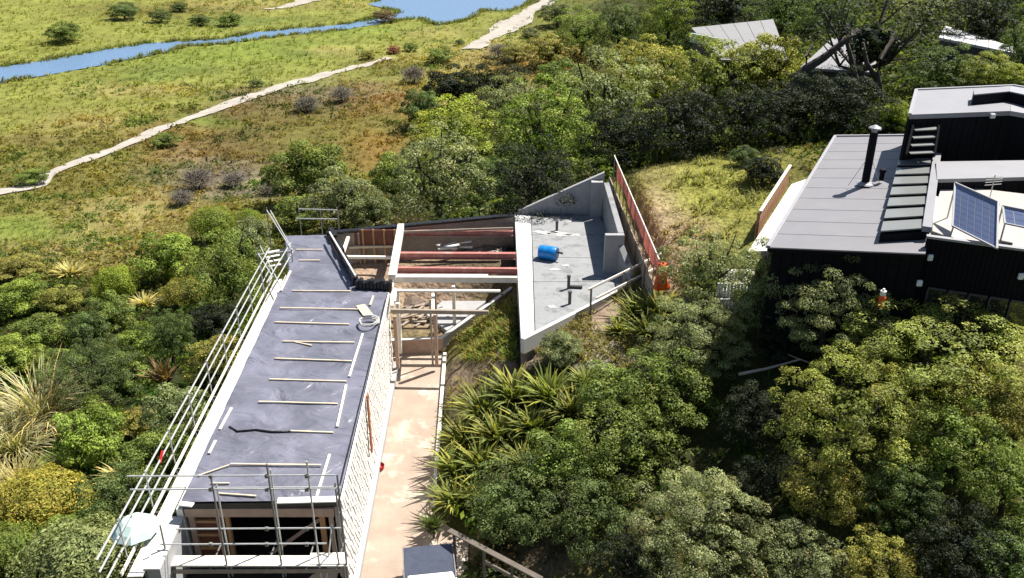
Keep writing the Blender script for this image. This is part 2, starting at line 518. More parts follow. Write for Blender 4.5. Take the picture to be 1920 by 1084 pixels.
# ------------------------------------------------------------------ ground colour (soil and plants by place; 'dark' includes painted shade between crowns)
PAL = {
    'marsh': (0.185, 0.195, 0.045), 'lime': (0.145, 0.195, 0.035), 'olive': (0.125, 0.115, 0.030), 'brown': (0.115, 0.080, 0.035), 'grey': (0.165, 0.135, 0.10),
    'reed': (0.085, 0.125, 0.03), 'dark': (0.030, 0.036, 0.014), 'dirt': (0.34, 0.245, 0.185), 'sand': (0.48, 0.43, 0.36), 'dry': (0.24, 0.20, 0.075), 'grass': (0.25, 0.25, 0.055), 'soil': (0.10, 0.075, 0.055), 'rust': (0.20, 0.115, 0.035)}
SPL = [ (380, 130, 130, 12, 'reed'), (300, 145, 60, 10, 'reed'), (560, 100, 60, 8, 'reed'), (250, 170, 120, 12, 'dry'), (520, 85, 130, 9, 'lime'), (640, 95, 80, 10, 'dry'), (480, 40, 110, 8, 'reed'), (640, 12, 60, 8, 'dry'), (700, 120, 50, 12, 'brown'), (800, 60, 60, 10, 'dry'), (150, 230, 120, 20, 'dry'), (60, 260, 100, 15, 'brown'), # u, v, ru, rv, name : patches by where they lie
    (500, 130, 260, 45, 'marsh'), (420, 110, 170, 22, 'lime'), (600, 30, 180, 30, 'marsh'), (330, 68, 90, 16, 'marsh'), (330, 20, 160, 14, 'olive'), (450, 12, 120, 12, 'dry'), (900, 110, 160, 40, 'dry'),
    (760, 80, 140, 30, 'marsh'), (700, 60, 120, 14, 'lime'), (330, 190, 80, 25, 'marsh'), (390, 225, 60, 12, 'lime'), (100, 300, 260, 70, 'olive'), (0, 200, 240, 60, 'marsh'), (60, 430, 110, 20, 'lime'), (0, 440, 60, 18, 'marsh'), (200, 440, 110, 30, 'dry'),
    (560, 200, 200, 40, 'brown'), (600, 175, 150, 25, 'grey'), (640, 230, 160, 35, 'olive'), (430, 270, 130, 40, 'brown'), (700, 190, 90, 30, 'rust'), (560, 260, 140, 40, 'olive'), (360, 320, 80, 40, 'grey'), (440, 330, 70, 25, 'grey'), (480, 360, 80, 12, 'grey'), (470, 345, 50, 9, 'marsh'),
    (330, 270, 60, 30, 'rust'), (690, 280, 60, 40, 'rust'), (640, 300, 60, 40, 'olive'), (280, 390, 110, 30, 'dry'), (350, 430, 80, 30, 'olive'), (760, 130, 60, 20, 'olive'), (1000, 120, 110, 25, 'rust'), (950, 150, 90, 20, 'olive'), (1050, 150, 60, 25, 'dry'), (940, 100, 50, 12, 'grey'),
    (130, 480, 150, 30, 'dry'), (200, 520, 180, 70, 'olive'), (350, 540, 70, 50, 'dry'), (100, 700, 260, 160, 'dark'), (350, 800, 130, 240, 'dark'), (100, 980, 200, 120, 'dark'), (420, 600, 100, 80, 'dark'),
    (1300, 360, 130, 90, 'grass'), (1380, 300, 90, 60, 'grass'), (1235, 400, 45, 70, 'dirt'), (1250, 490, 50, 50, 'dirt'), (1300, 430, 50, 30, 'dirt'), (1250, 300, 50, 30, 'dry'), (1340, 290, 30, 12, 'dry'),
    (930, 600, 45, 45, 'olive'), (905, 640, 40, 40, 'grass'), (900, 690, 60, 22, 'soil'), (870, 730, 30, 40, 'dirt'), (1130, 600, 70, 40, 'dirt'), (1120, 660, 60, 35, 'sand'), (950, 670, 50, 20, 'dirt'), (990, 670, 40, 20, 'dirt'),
    (1250, 800, 330, 200, 'dark'), (1600, 800, 350, 250, 'dark'), (950, 950, 150, 120, 'dark'), (900, 330, 170, 80, 'dark'), (1200, 200, 200, 80, 'dark'), (1600, 120, 300, 120, 'dark'), (1300, 30, 250, 60, 'dark'), (840, 440, 130, 30, 'soil'), (900, 505, 80, 45, 'soil'), (930, 540, 40, 25, 'soil'), (800, 560, 90, 60, 'dirt'), (690, 500, 60, 50, 'dirt'),  # foreground 'dark' patches put the shade between crowns into the ground
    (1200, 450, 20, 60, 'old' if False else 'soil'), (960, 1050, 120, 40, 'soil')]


def zone(x, y, z=None):
    z = H(x, y) if z is None else z
    u, v = project(x, y, z)
    acc = np.zeros(np.shape(x) + (3,))
    wt = np.zeros(np.shape(x))
    # default by distance: marsh far away, olive heath nearer
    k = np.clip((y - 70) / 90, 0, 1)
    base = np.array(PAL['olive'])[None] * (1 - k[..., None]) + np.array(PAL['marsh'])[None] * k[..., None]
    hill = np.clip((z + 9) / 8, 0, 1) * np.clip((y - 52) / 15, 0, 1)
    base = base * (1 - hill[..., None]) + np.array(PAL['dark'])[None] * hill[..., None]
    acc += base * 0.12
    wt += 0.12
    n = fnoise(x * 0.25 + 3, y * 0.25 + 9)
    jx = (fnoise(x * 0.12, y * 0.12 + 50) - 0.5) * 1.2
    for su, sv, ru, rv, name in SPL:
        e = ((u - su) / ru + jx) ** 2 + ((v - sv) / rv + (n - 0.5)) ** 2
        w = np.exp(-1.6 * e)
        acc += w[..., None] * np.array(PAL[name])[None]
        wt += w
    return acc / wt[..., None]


def set_col(me, name, cols):
    a = me.attributes.new(name, 'FLOAT_COLOR', 'POINT')
    c = np.ones((len(cols), 4), np.float32)
    c[:, :3] = cols
    a.data.foreach_set('color', c.ravel())


def np_mesh(name, V, F, material, smooth=False):
    """fast mesh: V (n,3), F (m,k)"""
    me = bpy.data.meshes.new(name)
    V = np.asarray(V, np.float32)
    F = np.asarray(F, np.int32)
    me.vertices.add(len(V))
    me.vertices.foreach_set('co', V.ravel())
    k = F.shape[1]
    me.loops.add(F.size)
    me.loops.foreach_set('vertex_index', F.ravel())
    me.polygons.add(len(F))
    me.polygons.foreach_set('loop_start', np.arange(0, F.size, k, dtype=np.int32))
    me.polygons.foreach_set('loop_total', np.full(len(F), k, np.int32))
    if smooth: me.polygons.foreach_set('use_smooth', np.ones(len(F), bool))
    me.update(calc_edges=True)
    me.materials.append(material)
    return me


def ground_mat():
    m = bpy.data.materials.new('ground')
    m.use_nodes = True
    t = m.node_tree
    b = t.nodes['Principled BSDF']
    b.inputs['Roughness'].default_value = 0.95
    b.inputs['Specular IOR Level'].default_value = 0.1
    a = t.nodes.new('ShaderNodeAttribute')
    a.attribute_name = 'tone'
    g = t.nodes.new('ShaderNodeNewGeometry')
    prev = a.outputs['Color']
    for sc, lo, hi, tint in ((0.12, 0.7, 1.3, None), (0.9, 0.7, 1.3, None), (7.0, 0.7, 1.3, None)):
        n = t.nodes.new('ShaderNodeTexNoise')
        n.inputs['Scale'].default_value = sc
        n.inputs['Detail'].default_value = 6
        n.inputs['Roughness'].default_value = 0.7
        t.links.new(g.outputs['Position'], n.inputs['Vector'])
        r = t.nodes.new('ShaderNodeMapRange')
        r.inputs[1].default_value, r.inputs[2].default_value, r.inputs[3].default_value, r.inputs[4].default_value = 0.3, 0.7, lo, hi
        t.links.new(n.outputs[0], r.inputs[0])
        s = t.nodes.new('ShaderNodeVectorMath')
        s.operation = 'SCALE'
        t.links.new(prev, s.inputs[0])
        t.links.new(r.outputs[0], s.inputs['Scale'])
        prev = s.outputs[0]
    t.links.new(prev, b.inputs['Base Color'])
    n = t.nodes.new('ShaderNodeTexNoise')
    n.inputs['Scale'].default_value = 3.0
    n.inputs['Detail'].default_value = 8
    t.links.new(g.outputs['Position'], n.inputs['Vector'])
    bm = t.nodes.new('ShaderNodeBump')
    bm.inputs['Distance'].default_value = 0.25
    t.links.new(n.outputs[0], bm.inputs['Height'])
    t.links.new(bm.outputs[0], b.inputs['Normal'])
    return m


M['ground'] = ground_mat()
ys = np.concatenate([np.linspace(-25, 16, 22, endpoint=False), 16 * np.exp(np.linspace(0, math.log(2400 / 16.0), 420))])
ts = np.linspace(-1, 1, 330)
ts = np.sign(ts) * (0.75 * np.abs(ts) + 0.25 * np.abs(ts) ** 3)
YY, TT = np.meshgrid(ys, ts, indexing='ij')
XX = TT * (np.maximum(YY, 5) * 0.95 + 22)
ZZ = H(XX.ravel(), YY.ravel())
nx, ny = len(ts), len(ys)
V = np.stack([XX.ravel(), YY.ravel(), ZZ], 1)
idx = np.arange(nx * ny).reshape(ny, nx)
F = np.stack([idx[:-1, :-1], idx[:-1, 1:], idx[1:, 1:], idx[1:, :-1]], -1).reshape(-1, 4)
me = np_mesh('ground', V, F, M['ground'], True)
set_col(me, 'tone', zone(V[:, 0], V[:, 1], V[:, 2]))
ground = bpy.data.objects.new('ground', me)
COL.objects.link(ground)
ground['kind'] = 'structure'


def sheet(name, line, widths, m, off, seg=1.0):
    """strip draped on the ground along a line"""
    pts = []
    for i in range(len(line) - 1):
        a, b = Vector(line[i]), Vector(line[i + 1])
        k = max(2, int((b - a).length / seg))
        for j in range(k):
            pts.append((lerp(a, b, j / k), lerp(widths[i], widths[i + 1], j / k)))
    pts.append((Vector(line[-1]), widths[-1]))
    P = np.array([(p.x, p.y) for p, _ in pts])
    for _ in range(6):
        P[1:-1] = (P[:-2] + 2 * P[1:-1] + P[2:]) / 4
    D = np.gradient(P, axis=0)
    D /= np.linalg.norm(D, axis=1)[:, None] + 1e-9
    N = np.stack([-D[:, 1], D[:, 0]], 1)
    wv = np.array([w for _, w in pts])
    wv = wv * (0.5 + 1.0 * fnoise(P[:, 0] * 0.2, P[:, 1] * 0.2))
    P = P + N * ((fnoise(P[:, 0] * .12 + 9, P[:, 1] * .12, 2) - .5) * 1.6)[:, None]
    cols = 5
    VV = []
    for c in range(cols):
        k = c / (cols - 1) - 0.5
        q = P + N * (wv * k)[:, None]
        VV.append(np.column_stack([q, np.maximum(H(q[:, 0], q[:, 1]), H(P[:, 0], P[:, 1]) - 0.2) + off]))
    VV = np.stack(VV, 1)
    n = len(P)
    id2 = np.arange(n * cols).reshape(n, cols)
    FF = np.stack([id2[:-1, :-1], id2[1:, :-1], id2[1:, 1:], id2[:-1, 1:]], -1).reshape(-1, 4)
    me = np_mesh(name, VV.reshape(-1, 3), FF[:, ::-1], m, True)
    o = bpy.data.objects.new(name, me)
    COL.objects.link(o)
    o['kind'] = 'structure'
    return o


M['sandpath'] = mat('sandy_path', (0.36, 0.33, 0.29), 0.95, 0.2, 0.8, 0.03, 3, dirt=(0.26, 0.23, 0.17), dscale=0.4)
sheet('path', PATH, [3, 3, 2.8, 2.6, 2.4, 3.4, 3.2, 2.2, 1.6], M['sandpath'], 0.15)
sheet('path', PATH2, [3.5, 4.5, 7, 5.5, 4, 3], M['sandpath'], 0.2)
sheet('path', TRACK, [2, 4, 7], M['sandpath'], 0.2)


def water_mat():
    m = bpy.data.materials.new('water')
    m.use_nodes = True
    t = m.node_tree
    b = t.nodes['Principled BSDF']
    b.inputs['Base Color'].default_value = (0.13, 0.22, 0.36, 1)
    b.inputs['Roughness'].default_value = 0.25
    b.inputs['Specular IOR Level'].default_value = 0.6
    g = t.nodes.new('ShaderNodeNewGeometry')
    n = t.nodes.new('ShaderNodeTexNoise')
    n.inputs['Scale'].default_value = 1.2
    n.inputs['Detail'].default_value = 5
    t.links.new(g.outputs['Position'], n.inputs['Vector'])
    bm = t.nodes.new('ShaderNodeBump')
    bm.inputs['Distance'].default_value = 0.12
    t.links.new(n.outputs[0], bm.inputs['Height'])
    t.links.new(bm.outputs[0], b.inputs['Normal'])
    return m


M['water'] = water_mat()


def flat(name, poly, z, m):
    me = bpy.data.meshes.new(name)
    a = sum(poly[i][0] * poly[(i + 1) % len(poly)][1] - poly[(i + 1) % len(poly)][0] * poly[i][1] for i in range(len(poly)))
    if a < 0: poly = poly[::-1]
    me.from_pydata([(p[0], p[1], z) for p in poly], [], [tuple(range(len(poly)))])
    me.materials.append(m)
    o = bpy.data.objects.new(name, me)
    COL.objects.link(o)
    o['kind'] = 'structure'
    return o


flat('lagoon_water', LAGOON, MARSH - 0.05, M['water'])
flat('stream_water', STREAM, MARSH - 0.045, M['water'])

M['drive'] = mat('driveway_concrete', (0.34, 0.265, 0.21), 0.9, 0.16, 0.9, 0.01, 10, dirt=(0.55, 0.49, 0.40), dscale=0.55, dmin=0.52, dmax=0.66)
mb = MB()
mb.prism([(x, y) for x, y in DRIVE], -0.4, 0.0)
o = mb.build('driveway', M['drive'])
o['kind'] = 'structure'
# low timber and stone edging on the bank side of the driveway
edge = [(-3.40, 39.0), (-3.2, 33), (-3.05, 27.2)]
kb = MB()
for i in range(2):
    kb.beam((*edge[i], 0.07), (*edge[i + 1], 0.07), 0.16, 0.2)
o = kb.build('kerb', M['timber_w'])
o['kind'] = 'structure'

# ------------------------------------------------------------------ unfinished building under black plastic
RZ = 4.2
L0, L1, R0, R1 = W(340, 942, RZ), W(543, 505, RZ), W(636, 938, RZ), W(727, 548, RZ)
JJ, BR, BL = W(667, 541, RZ), W(612, 440, RZ), W(534, 443, RZ)
ub = thing('unfinished_building', (-8, 30, -0.3), 'long low unfinished building with black plastic over its flat roof, beside the driveway', 'building')


def wrinkle(x, y):
    return 0.05 * (fnoise(x * 0.9, y * 2.2, 3) - 0.5) + 0.035 * np.abs(np.sin(y * 1.1 + 2.2 * fnoise(x * 0.5, y * 0.5)))


def roof_grid(c00, c10, c11, c01, nu, nv, name):
    a, b = np.meshgrid(np.linspace(0, 1, nu), np.linspace(0, 1, nv))
    P = [np.array(p)[:2] for p in (c00, c10, c11, c01)]
    xy = ((1 - a) * (1 - b))[..., None] * P[0] + (a * (1 - b))[..., None] * P[1] + (a * b)[..., None] * P[2] + ((1 - a) * b)[..., None] * P[3]
    x, y = xy[..., 0].ravel(), xy[..., 1].ravel()
    z = RZ + wrinkle(x, y)
    base = wloc(ub)
    VV = np.column_stack([x - base.x, y - base.y, z - base.z])
    i = np.arange(nu * nv).reshape(nv, nu)
    FF = np.stack([i[:-1, :-1], i[:-1, 1:], i[1:, 1:], i[1:, :-1]], -1).reshape(-1, 4)
    me = np_mesh(name, VV, FF, M['plastic'], True)
    o = bpy.data.objects.new(name, me)
    COL.objects.link(o)
    o.parent = ub
    return o


mainB_R = R1
roof_grid(L0, R0, R1, L1, 50, 150, 'roof_sheet')
roof_grid(L1 + Vector((0, -0.02, 0)), JJ, BR, BL, 30, 60, 'roof_sheet')
# body under the sheet
mb = MB()
inset = 0.12
mb.prism([(L0.x, L0.y), (R0.x, R0.y), (R1.x, R1.y), (L1.x, L1.y)], RZ - 0.28, RZ - 0.06)
mb.prism([(L1.x, L1.y + 0.01), (JJ.x, JJ.y + 0.01), (BR.x, BR.y), (BL.x, BL.y)], RZ - 0.28, RZ - 0.065)
mb.build('roof_deck', M['black'], ub)
# right wall with diagonal laths over a backing
wr = MB()
dirR = (R1 - R0).normalized()
nR = Vector((dirR.y, -dirR.x, 0))           # points to the driveway
a, b = R0 + nR * 0.02, R1 + nR * 0.02
wr.prism([(a.x, a.y), (b.x, b.y), (b.x - nR.x * 0.2, b.y - nR.y * 0.2), (a.x - nR.x * 0.2, a.y - nR.y * 0.2)], -0.4, RZ - 0.285)
wall_r = wr.build('wall', M['lath_gap'], ub)
wall_r['label'] = 'driveway-side wall covered in pale diagonal laths'
LEN = (R1 - R0).length
lme = None
rows, cols = 5, 58
rowh = 3.9 / rows
for r in range(rows):
    for c in range(cols):
        s = (c + 0.5) / cols * LEN + random.uniform(-0.03, 0.03)
        zc = 0.05 + (r + 0.5) * rowh
        if lme is None:
            q = MB()
            hh, ww, tt = rowh * 0.47, 0.085, 0.03
            q.v = []
            # lath leaning along the wall, local x = along, y = out, z = up
            pts = []
            for yy in (0.0, tt):
                pts += [(-0.2 - ww, yy, hh), (-0.2 + ww, yy, hh), (0.2 + ww, yy, -hh), (0.2 - ww, yy, -hh)]
            lme = bpy.data.meshes.new('lath')
            lme.from_pydata(pts, [], [(0, 1, 2, 3), (7, 6, 5, 4), (0, 4, 5, 1), (1, 5, 6, 2), (2, 6, 7, 3), (3, 7, 4, 0)])
            lme.materials.append(M['lath'])
        o = bpy.data.objects.new('lath', lme)
        COL.objects.link(o)
        o.parent = wall_r
        p = R0 + dirR * s + nR * 0.022
        base = wloc(ub)
        o.location = (p.x - base.x, p.y - base.y, zc - base.z)
        o.rotation_euler = (0, random.uniform(-0.06, 0.06), math.atan2(dirR.y, dirR.x) + math.pi)
        o.rotation_euler.z = math.atan2(dirR.y, dirR.x)
        o.scale = (1, -1, random.uniform(0.9, 1.0))
# white capping along the top of that wall, concrete footing at its base
mb = MB()
mb.beam(R0 + nR * 0.045 + Vector((0, 0, -0.10)), R1 + nR * 0.045 + Vector((0, 0, -0.10)), 0.05, 0.16)
mb.build('eaves_board', M['lath'], ub)
mb = MB()
mb.beam(R0 + nR * 0.17 + Vector((0, -1.2, -RZ + 0.12)), R1 + nR * 0.17 + Vector((0, 0, -RZ + 0.12)), 0.22, 0.3)
mb.build('footing', M['concrete'], ub)
# left wall, running on forward as a wing wall
dirL = (L1 - L0).normalized()
Lf = L0 - dirL * 2.3
mb = MB()
mb.prism([(L0.x - .02, L0.y), (L1.x - .02, L1.y), (L1.x - 0.22, L1.y), (L0.x - 0.22, L0.y)], -1.5, RZ - 0.285)
mb.build('wall', M['wrap'], ub)
mb = MB()
mb.prism([(Lf.x - 0.05, Lf.y), (L0.x - 0.05, L0.y - 0.005), (L0.x - 0.42, L0.y - 0.005), (Lf.x - 0.45, Lf.y)], -1.5, RZ - 0.62)
mb.build('wing_wall', M['concrete'], ub)
mb = MB()
mb.prism([(Lf.x - 0.02, Lf.y - .05), (L0.x - 0.02, L0.y - 0.01), (L0.x - 0.46, L0.y - 0.01), (Lf.x - 0.5, Lf.y - .05)], RZ - 0.617, RZ - 0.56)
mb.build('coping', M['slab_edge'], ub)
mb = MB()
mb.prism([(BL.x, BL.y - .02), (BR.x, BR.y - .02), (BR.x, BR.y - 0.2), (BL.x, BL.y - 0.2)], -1.0, RZ - 0.3)
mb.prism([(JJ.x - .02, JJ.y + .02), (R1.x - .25, R1.y - .22), (R1.x - .25, R1.y - .02), (JJ.x - .02, JJ.y + .2)], -1.0, RZ - 0.3)
mb.prism([(JJ.x - .02, JJ.y + .25), (BR.x - .02, BR.y - .25), (BR.x - .2, BR.y - .25), (JJ.x - .2, JJ.y + .25)], -1.0, RZ - 0.3)
mb.prism([(BL.x + .02, BL.y - .25), (L1.x + .02, L1.y + .05), (L1.x + .2, L1.y + .05), (BL.x + .2, BL.y - .25)], -1.0, RZ - 0.3)
mb.build('wall', M['wrap'], ub)
# floor, front opening with timber framing
yF = L0.y + 0.05
xa, xb = L0.x + 0.02, R0.x - 0.2
FZ = 1.75
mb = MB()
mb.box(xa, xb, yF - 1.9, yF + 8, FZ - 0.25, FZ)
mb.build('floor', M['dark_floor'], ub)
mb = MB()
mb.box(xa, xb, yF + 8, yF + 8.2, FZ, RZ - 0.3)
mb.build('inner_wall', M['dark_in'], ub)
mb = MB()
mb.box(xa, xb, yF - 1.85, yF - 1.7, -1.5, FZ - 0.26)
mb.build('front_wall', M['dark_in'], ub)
mb = MB()
mb.box(xa, xb, yF - 0.03, yF + 0.15, RZ - 0.62, RZ - 0.285)
mb.build('lintel', M['pink_timber'], ub, bevel=0.01)
fr = lambda f: lerp(xa, xb, f)
for f, w, m in ((0.035, 0.18, 'pink_timber'), (0.215, 0.13, 'pink_timber'), (0.275, 0.14, 'pine'), (0.915, 0.17, 'pine'), (0.975, 0.14, 'pink_timber')):
    mb = MB()
    x = fr(f)
    mb.box(x - w / 2, x + w / 2, yF - 0.01, yF + 0.13, FZ + 0.003, RZ - 0.623)
    mb.build('post', M[m], ub, bevel=0.008)
for k in range(3):
    z = FZ + 0.45 + k * 0.55
    mb = MB()
    mb.box(fr(0.035) + 0.093, fr(0.215) - 0.068, yF + 0.02, yF + 0.11, z, z + 0.09)
    mb.build('nogging', M['pine'], ub)
mb = MB()
mb.box(fr(0.035) + 0.093, fr(0.215) - 0.068, yF + 0.135, yF + 0.16, FZ + .003, RZ - 0.63)
mb.build('panel', M['brown_panel'], ub)
mb = MB()
mb.beam((fr(0.52), yF + 0.2, FZ + 0.1), (fr(0.90), yF + 0.2, RZ - 0.85), 0.05, 0.12)
mb.build('brace', M['pink_timber'], ub)
# pale sheet folded over the front edge of the roof
mb = MB()
p, q = W(520, 939, RZ + 0.06), W(633, 936, RZ + 0.06)
mb.beam(p, q, 0.28, 0.05)
mb.build('roof_trim', M['white_paint'], ub, bevel=0.01)
mb = MB()
p, q = W(336, 944, RZ), W(362, 947, RZ)
mb.beam(p, q, 0.2, 0.05)
mb.build('roof_trim', M['white_paint'], ub, bevel=0.01)
# battens holding the sheet down
BAT = [(555, 468, 605, 468), (560, 488, 600, 488), (548, 545, 658, 546), (525, 577, 672, 580), (515, 604, 655, 608), (530, 640, 665, 642), (515, 672, 660, 677), (505, 711, 650, 715), (485, 753, 633, 757), (545, 808, 625, 811), (432, 870, 602, 872),
       (680, 626, 655, 706), (649, 722, 632, 800), (618, 852, 594, 930), (434, 765, 412, 805), (404, 826, 392, 850), (545, 508, 527, 545), (700, 555, 694, 572), (430, 872, 372, 892), (552, 641, 585, 648), (395, 906, 430, 906), (410, 925, 480, 930)]
for i, (u0, v0, u1, v1) in enumerate(BAT):
    mb = MB()
    wv = 0.06 if i < 11 else 0.085
    if i >= 18: wv = 0.05
    mb.beam(W(u0, v0, RZ + 0.075), W(u1, v1, RZ + 0.075), wv, 0.04)
    mb.build('batten', M['timber_w'] if i in (11, 12, 13, 14, 15, 16) else M['timber'], ub)
# fold in the plastic, black
mb = MB()
pts = [W(u, v, RZ + 0.06) for u, v in ((430, 800), (445, 809), (480, 806), (510, 810), (546, 809))]
mb.tube(pts, 0.04, 6)
mb.build('sheet_fold', M['black'], ub, smooth=True)
# dark gutter line along the right side
mb = MB()
mb.beam(W(723, 562, RZ + 0.06), W(632, 932, RZ + 0.06), 0.035, 0.04)
mb.build('gutter', M['black'], ub)
# black upstand along the step at the back
for pa, pb, hh, w in ((W(621, 440, RZ), W(668, 536, RZ), 0.55, 0.26), (W(668, 541, RZ), W(735, 543, RZ), 0.55, 0.4)):
    mb = MB()
    n = 10
    rr = [lerp(pa, pb, i / n) for i in range(n + 1)]
    for i in range(n):
        h1 = hh + 0.08 * math.sin(i * 2.1)
        mb.beam(rr[i] + Vector((0, 0, h1 / 2 - .1)), rr[i + 1] + Vector((0, 0, h1 / 2 - .1)), w, h1)
    mb.build('upstand', M['black'], ub, bevel=0.03)
mb = MB()
mb.beam(W(618, 436, RZ + .62), W(667, 518, RZ + .62), 0.07, 0.1)
mb.build('upstand_rail', M['timber_w'], ub)

# things lying on the roof
def board_flat(name, quad, z, th, m, label, cat):
    mb = MB()
    P = [W(u, v, z) for u, v in quad]
    mb.slab([tuple(p) for p in P], th)
    o = mb.build(name, m)
    tag(o, label, cat)
    return o


board_flat('board', ((668, 573), (684, 570), (700, 590), (682, 593)), RZ + 0.11, 0.03, M['yellow_sheet'], 'small pale yellow board lying on the black plastic roof', 'board')
rope = MB()
c = W(692, 607, RZ + 0.12)
rope.tube([c + Vector((0.42 * math.cos(t) * (1 + .1 * math.sin(3 * t)), 0.42 * math.sin(t), 0.02 + 0.006 * i)) for i, t in enumerate([k * 0.45 for k in range(34)])], 0.03, 5)
o = rope.build('hose_coil', M['plank'], None, smooth=True)
tag(o, 'pale coil of hose on the plastic roof below the yellow board', 'hose')

# ------------------------------------------------------------------ scaffolding
def scaff_tube(root, a, b, m='galv', name='tube', r=0.025):
    mb = MB()
    mb.tube([a, b], r, 6)
    return mb.build(name, M[m], root)


# front
sf = thing('scaffold', (-8, 21, 0), 'tube scaffold of upright poles and rails across the open front of the plastic-roofed building', 'scaffold')
FY, BY = 20.9, 21.75
XS = [W(u, 960, 0).x for u in ()]


def at_y(u, v, y):
    dx, dy, dz = ray(u, v)
    t = y / dy
    return Vector((dx * t, y, CAMZ + dz * t))


for (u0, u1, v, yy) in ((238, 628, 893, FY), (244, 640, 918, FY), (330, 644, 992, FY), (300, 612, 1021, FY), (395, 640, 915, BY)):
    a, b = at_y(u0, v, yy), at_y(u1, v - 2, yy)
    scaff_tube(sf, a, b, 'galv', 'rail')
for (u, v0, yy, m) in ((395, 893, FY, 'galv_dark'), (500, 870, FY, 'galv_dark'), (575, 865, FY, 'galv'), (632, 890, FY, 'galv_dark'), (405, 905, BY, 'galv'), (507, 880, BY, 'galv'), (628, 905, BY, 'galv_dark'), (300, 985, FY, 'galv_dark')):
    top = at_y(u, v0, yy)
    scaff_tube(sf, Vector((top.x, yy, -1.0)), top, m, 'standard', 0.03)
for u in (300, 395, 500, 575, 632):
    p = at_y(u, 1060, FY)
    scaff_tube(sf, p + Vector((0, -0.1, -0.08)), p + Vector((0, 1.2, -0.08)), 'galv_dark', 'transom')
for k in range(2):
    mb = MB()
    p, q = at_y(272, 1060, FY), at_y(652, 1056, FY)
    y = FY + 0.06 + k * 0.235
    mb.beam((p.x + 0.1 * (k % 2), y, p.z), (q.x - .12 * (k % 3), y, p.z), 0.22, 0.045)
    mb.build('plank', M['plank'] if k < 3 else M['timber'], sf)
mb = MB()
mb.beam(at_y(285, 1072, FY - .04), at_y(640, 1070, FY - .04), 0.03, 0.16)
mb.build('toe_board', M['old_timber'], sf)
scaff_tube(sf, at_y(636, 962, FY), at_y(683, 938, 22.6), 'galv', 'rail')
scaff_tube(sf, at_y(612, 1084, FY), at_y(622, 985, BY), 'galv', 'brace')
scaff_tube(sf, at_y(640, 1080, FY), at_y(622, 985, FY), 'galv_dark', 'brace')
for u, v in ((395, 893), (395, 918), (500, 893), (500, 918), (575, 893), (575, 918), (395, 1021), (500, 1021), (575, 1021), (575, 992), (500, 992)):
    p = at_y(u, v, FY - 0.03)
    mb = MB()
    mb.box(p.x - .05, p.x + .05, p.y - .04, p.y + .05, p.z - .05, p.z + .05)
    mb.build('coupler', M['galv_dark'], sf)
# stacked planks and rubble at the right end of the deck
for k in range(4):
    o = None
    p, q = at_y(583, 1058 - 2 * k, FY + 0.1 + 0.12 * k), at_y(648, 1040 + 7 * k, FY + 0.1 + 0.12 * k)
    mb = MB()
    mb.beam(p + Vector((0, 0, 0.08 + .05 * k)), Vector((q.x, q.y, p.z + 0.1 + .05 * k)), 0.18, 0.04)
    tag(mb.build('loose_plank', M['timber_w']), ('lowest and nearest', 'second lowest', 'second highest', 'topmost and farthest')[k] + ' pale loose plank heaped at the driveway end of the front scaffold deck', 'plank', 'loose planks on the scaffold deck')

# left side
sl = thing('scaffold', (-12, 30, -1.5), 'long scaffold walkway with three rails down the bush side of the plastic roof', 'scaffold')
A0, A1 = Vector((L0.x - 0.62, L0.y - 2.6, 3.55)), Vector((L1.x - 0.62, L1.y + 0.2, 3.55))
dl = (A1 - A0).normalized()
nl = Vector((-dl.y, dl.x, 0))
SL = (A1 - A0).length
for k in range(3):
    for s in range(5):
        a, b = A0 + dl * (SL * s / 5 + 0.02), A0 + dl * (SL * (s + 1) / 5 - 0.02)
        off = nl * (0.0 + 0.225 * k - 0.35)
        if s == 0 and k == 0: continue
        mb = MB()
        mb.beam(a + off, b + off, 0.215, 0.045)
        mb.build('plank', M['plank'], sl)
nst = 9
for s in range(nst):
    p = A0 + dl * (SL * (s + 0.3) / nst)
    for off, top in ((0.42, 5.15), (-0.52, 3.6)):
        q = p + nl * off
        scaff_tube(sl, Vector((q.x, q.y, -1.6)), Vector((q.x, q.y, top)), 'galv', 'standard')
    scaff_tube(sl, p + nl * 0.48 + Vector((0, 0, -0.07)), p - nl * 0.55 + Vector((0, 0, -0.07)), 'galv_dark', 'transom')
for off, z in ((0.45, 5.05), (0.46, 4.6), (0.45, 4.1), (-0.3, 4.0)):
    a, b = A0 + nl * off - dl * 0.9, A1 + nl * off + dl * 0.5
    a.z = b.z = z
    if off < 0: continue
    scaff_tube(sl, a, b, 'galv', 'rail', 0.032)
# toe board of pale timber
mb = MB()
mb.beam(A0 + nl * 0.36 + Vector((0, 0, .1)), A1 + nl * 0.36 + Vector((0, 0, .1)), 0.03, 0.15)
mb.build('toe_board', M['timber_w'], sl)
mb = MB()
q = A0 + dl * 4.2 + nl * 0.45
mb.beam(q + Vector((0, 0, 1.0)), q + dl * 0.4 + Vector((0, 0, 1.2)), 0.07, 0.07)
mb.build('rail_marker', M['red'], sl)

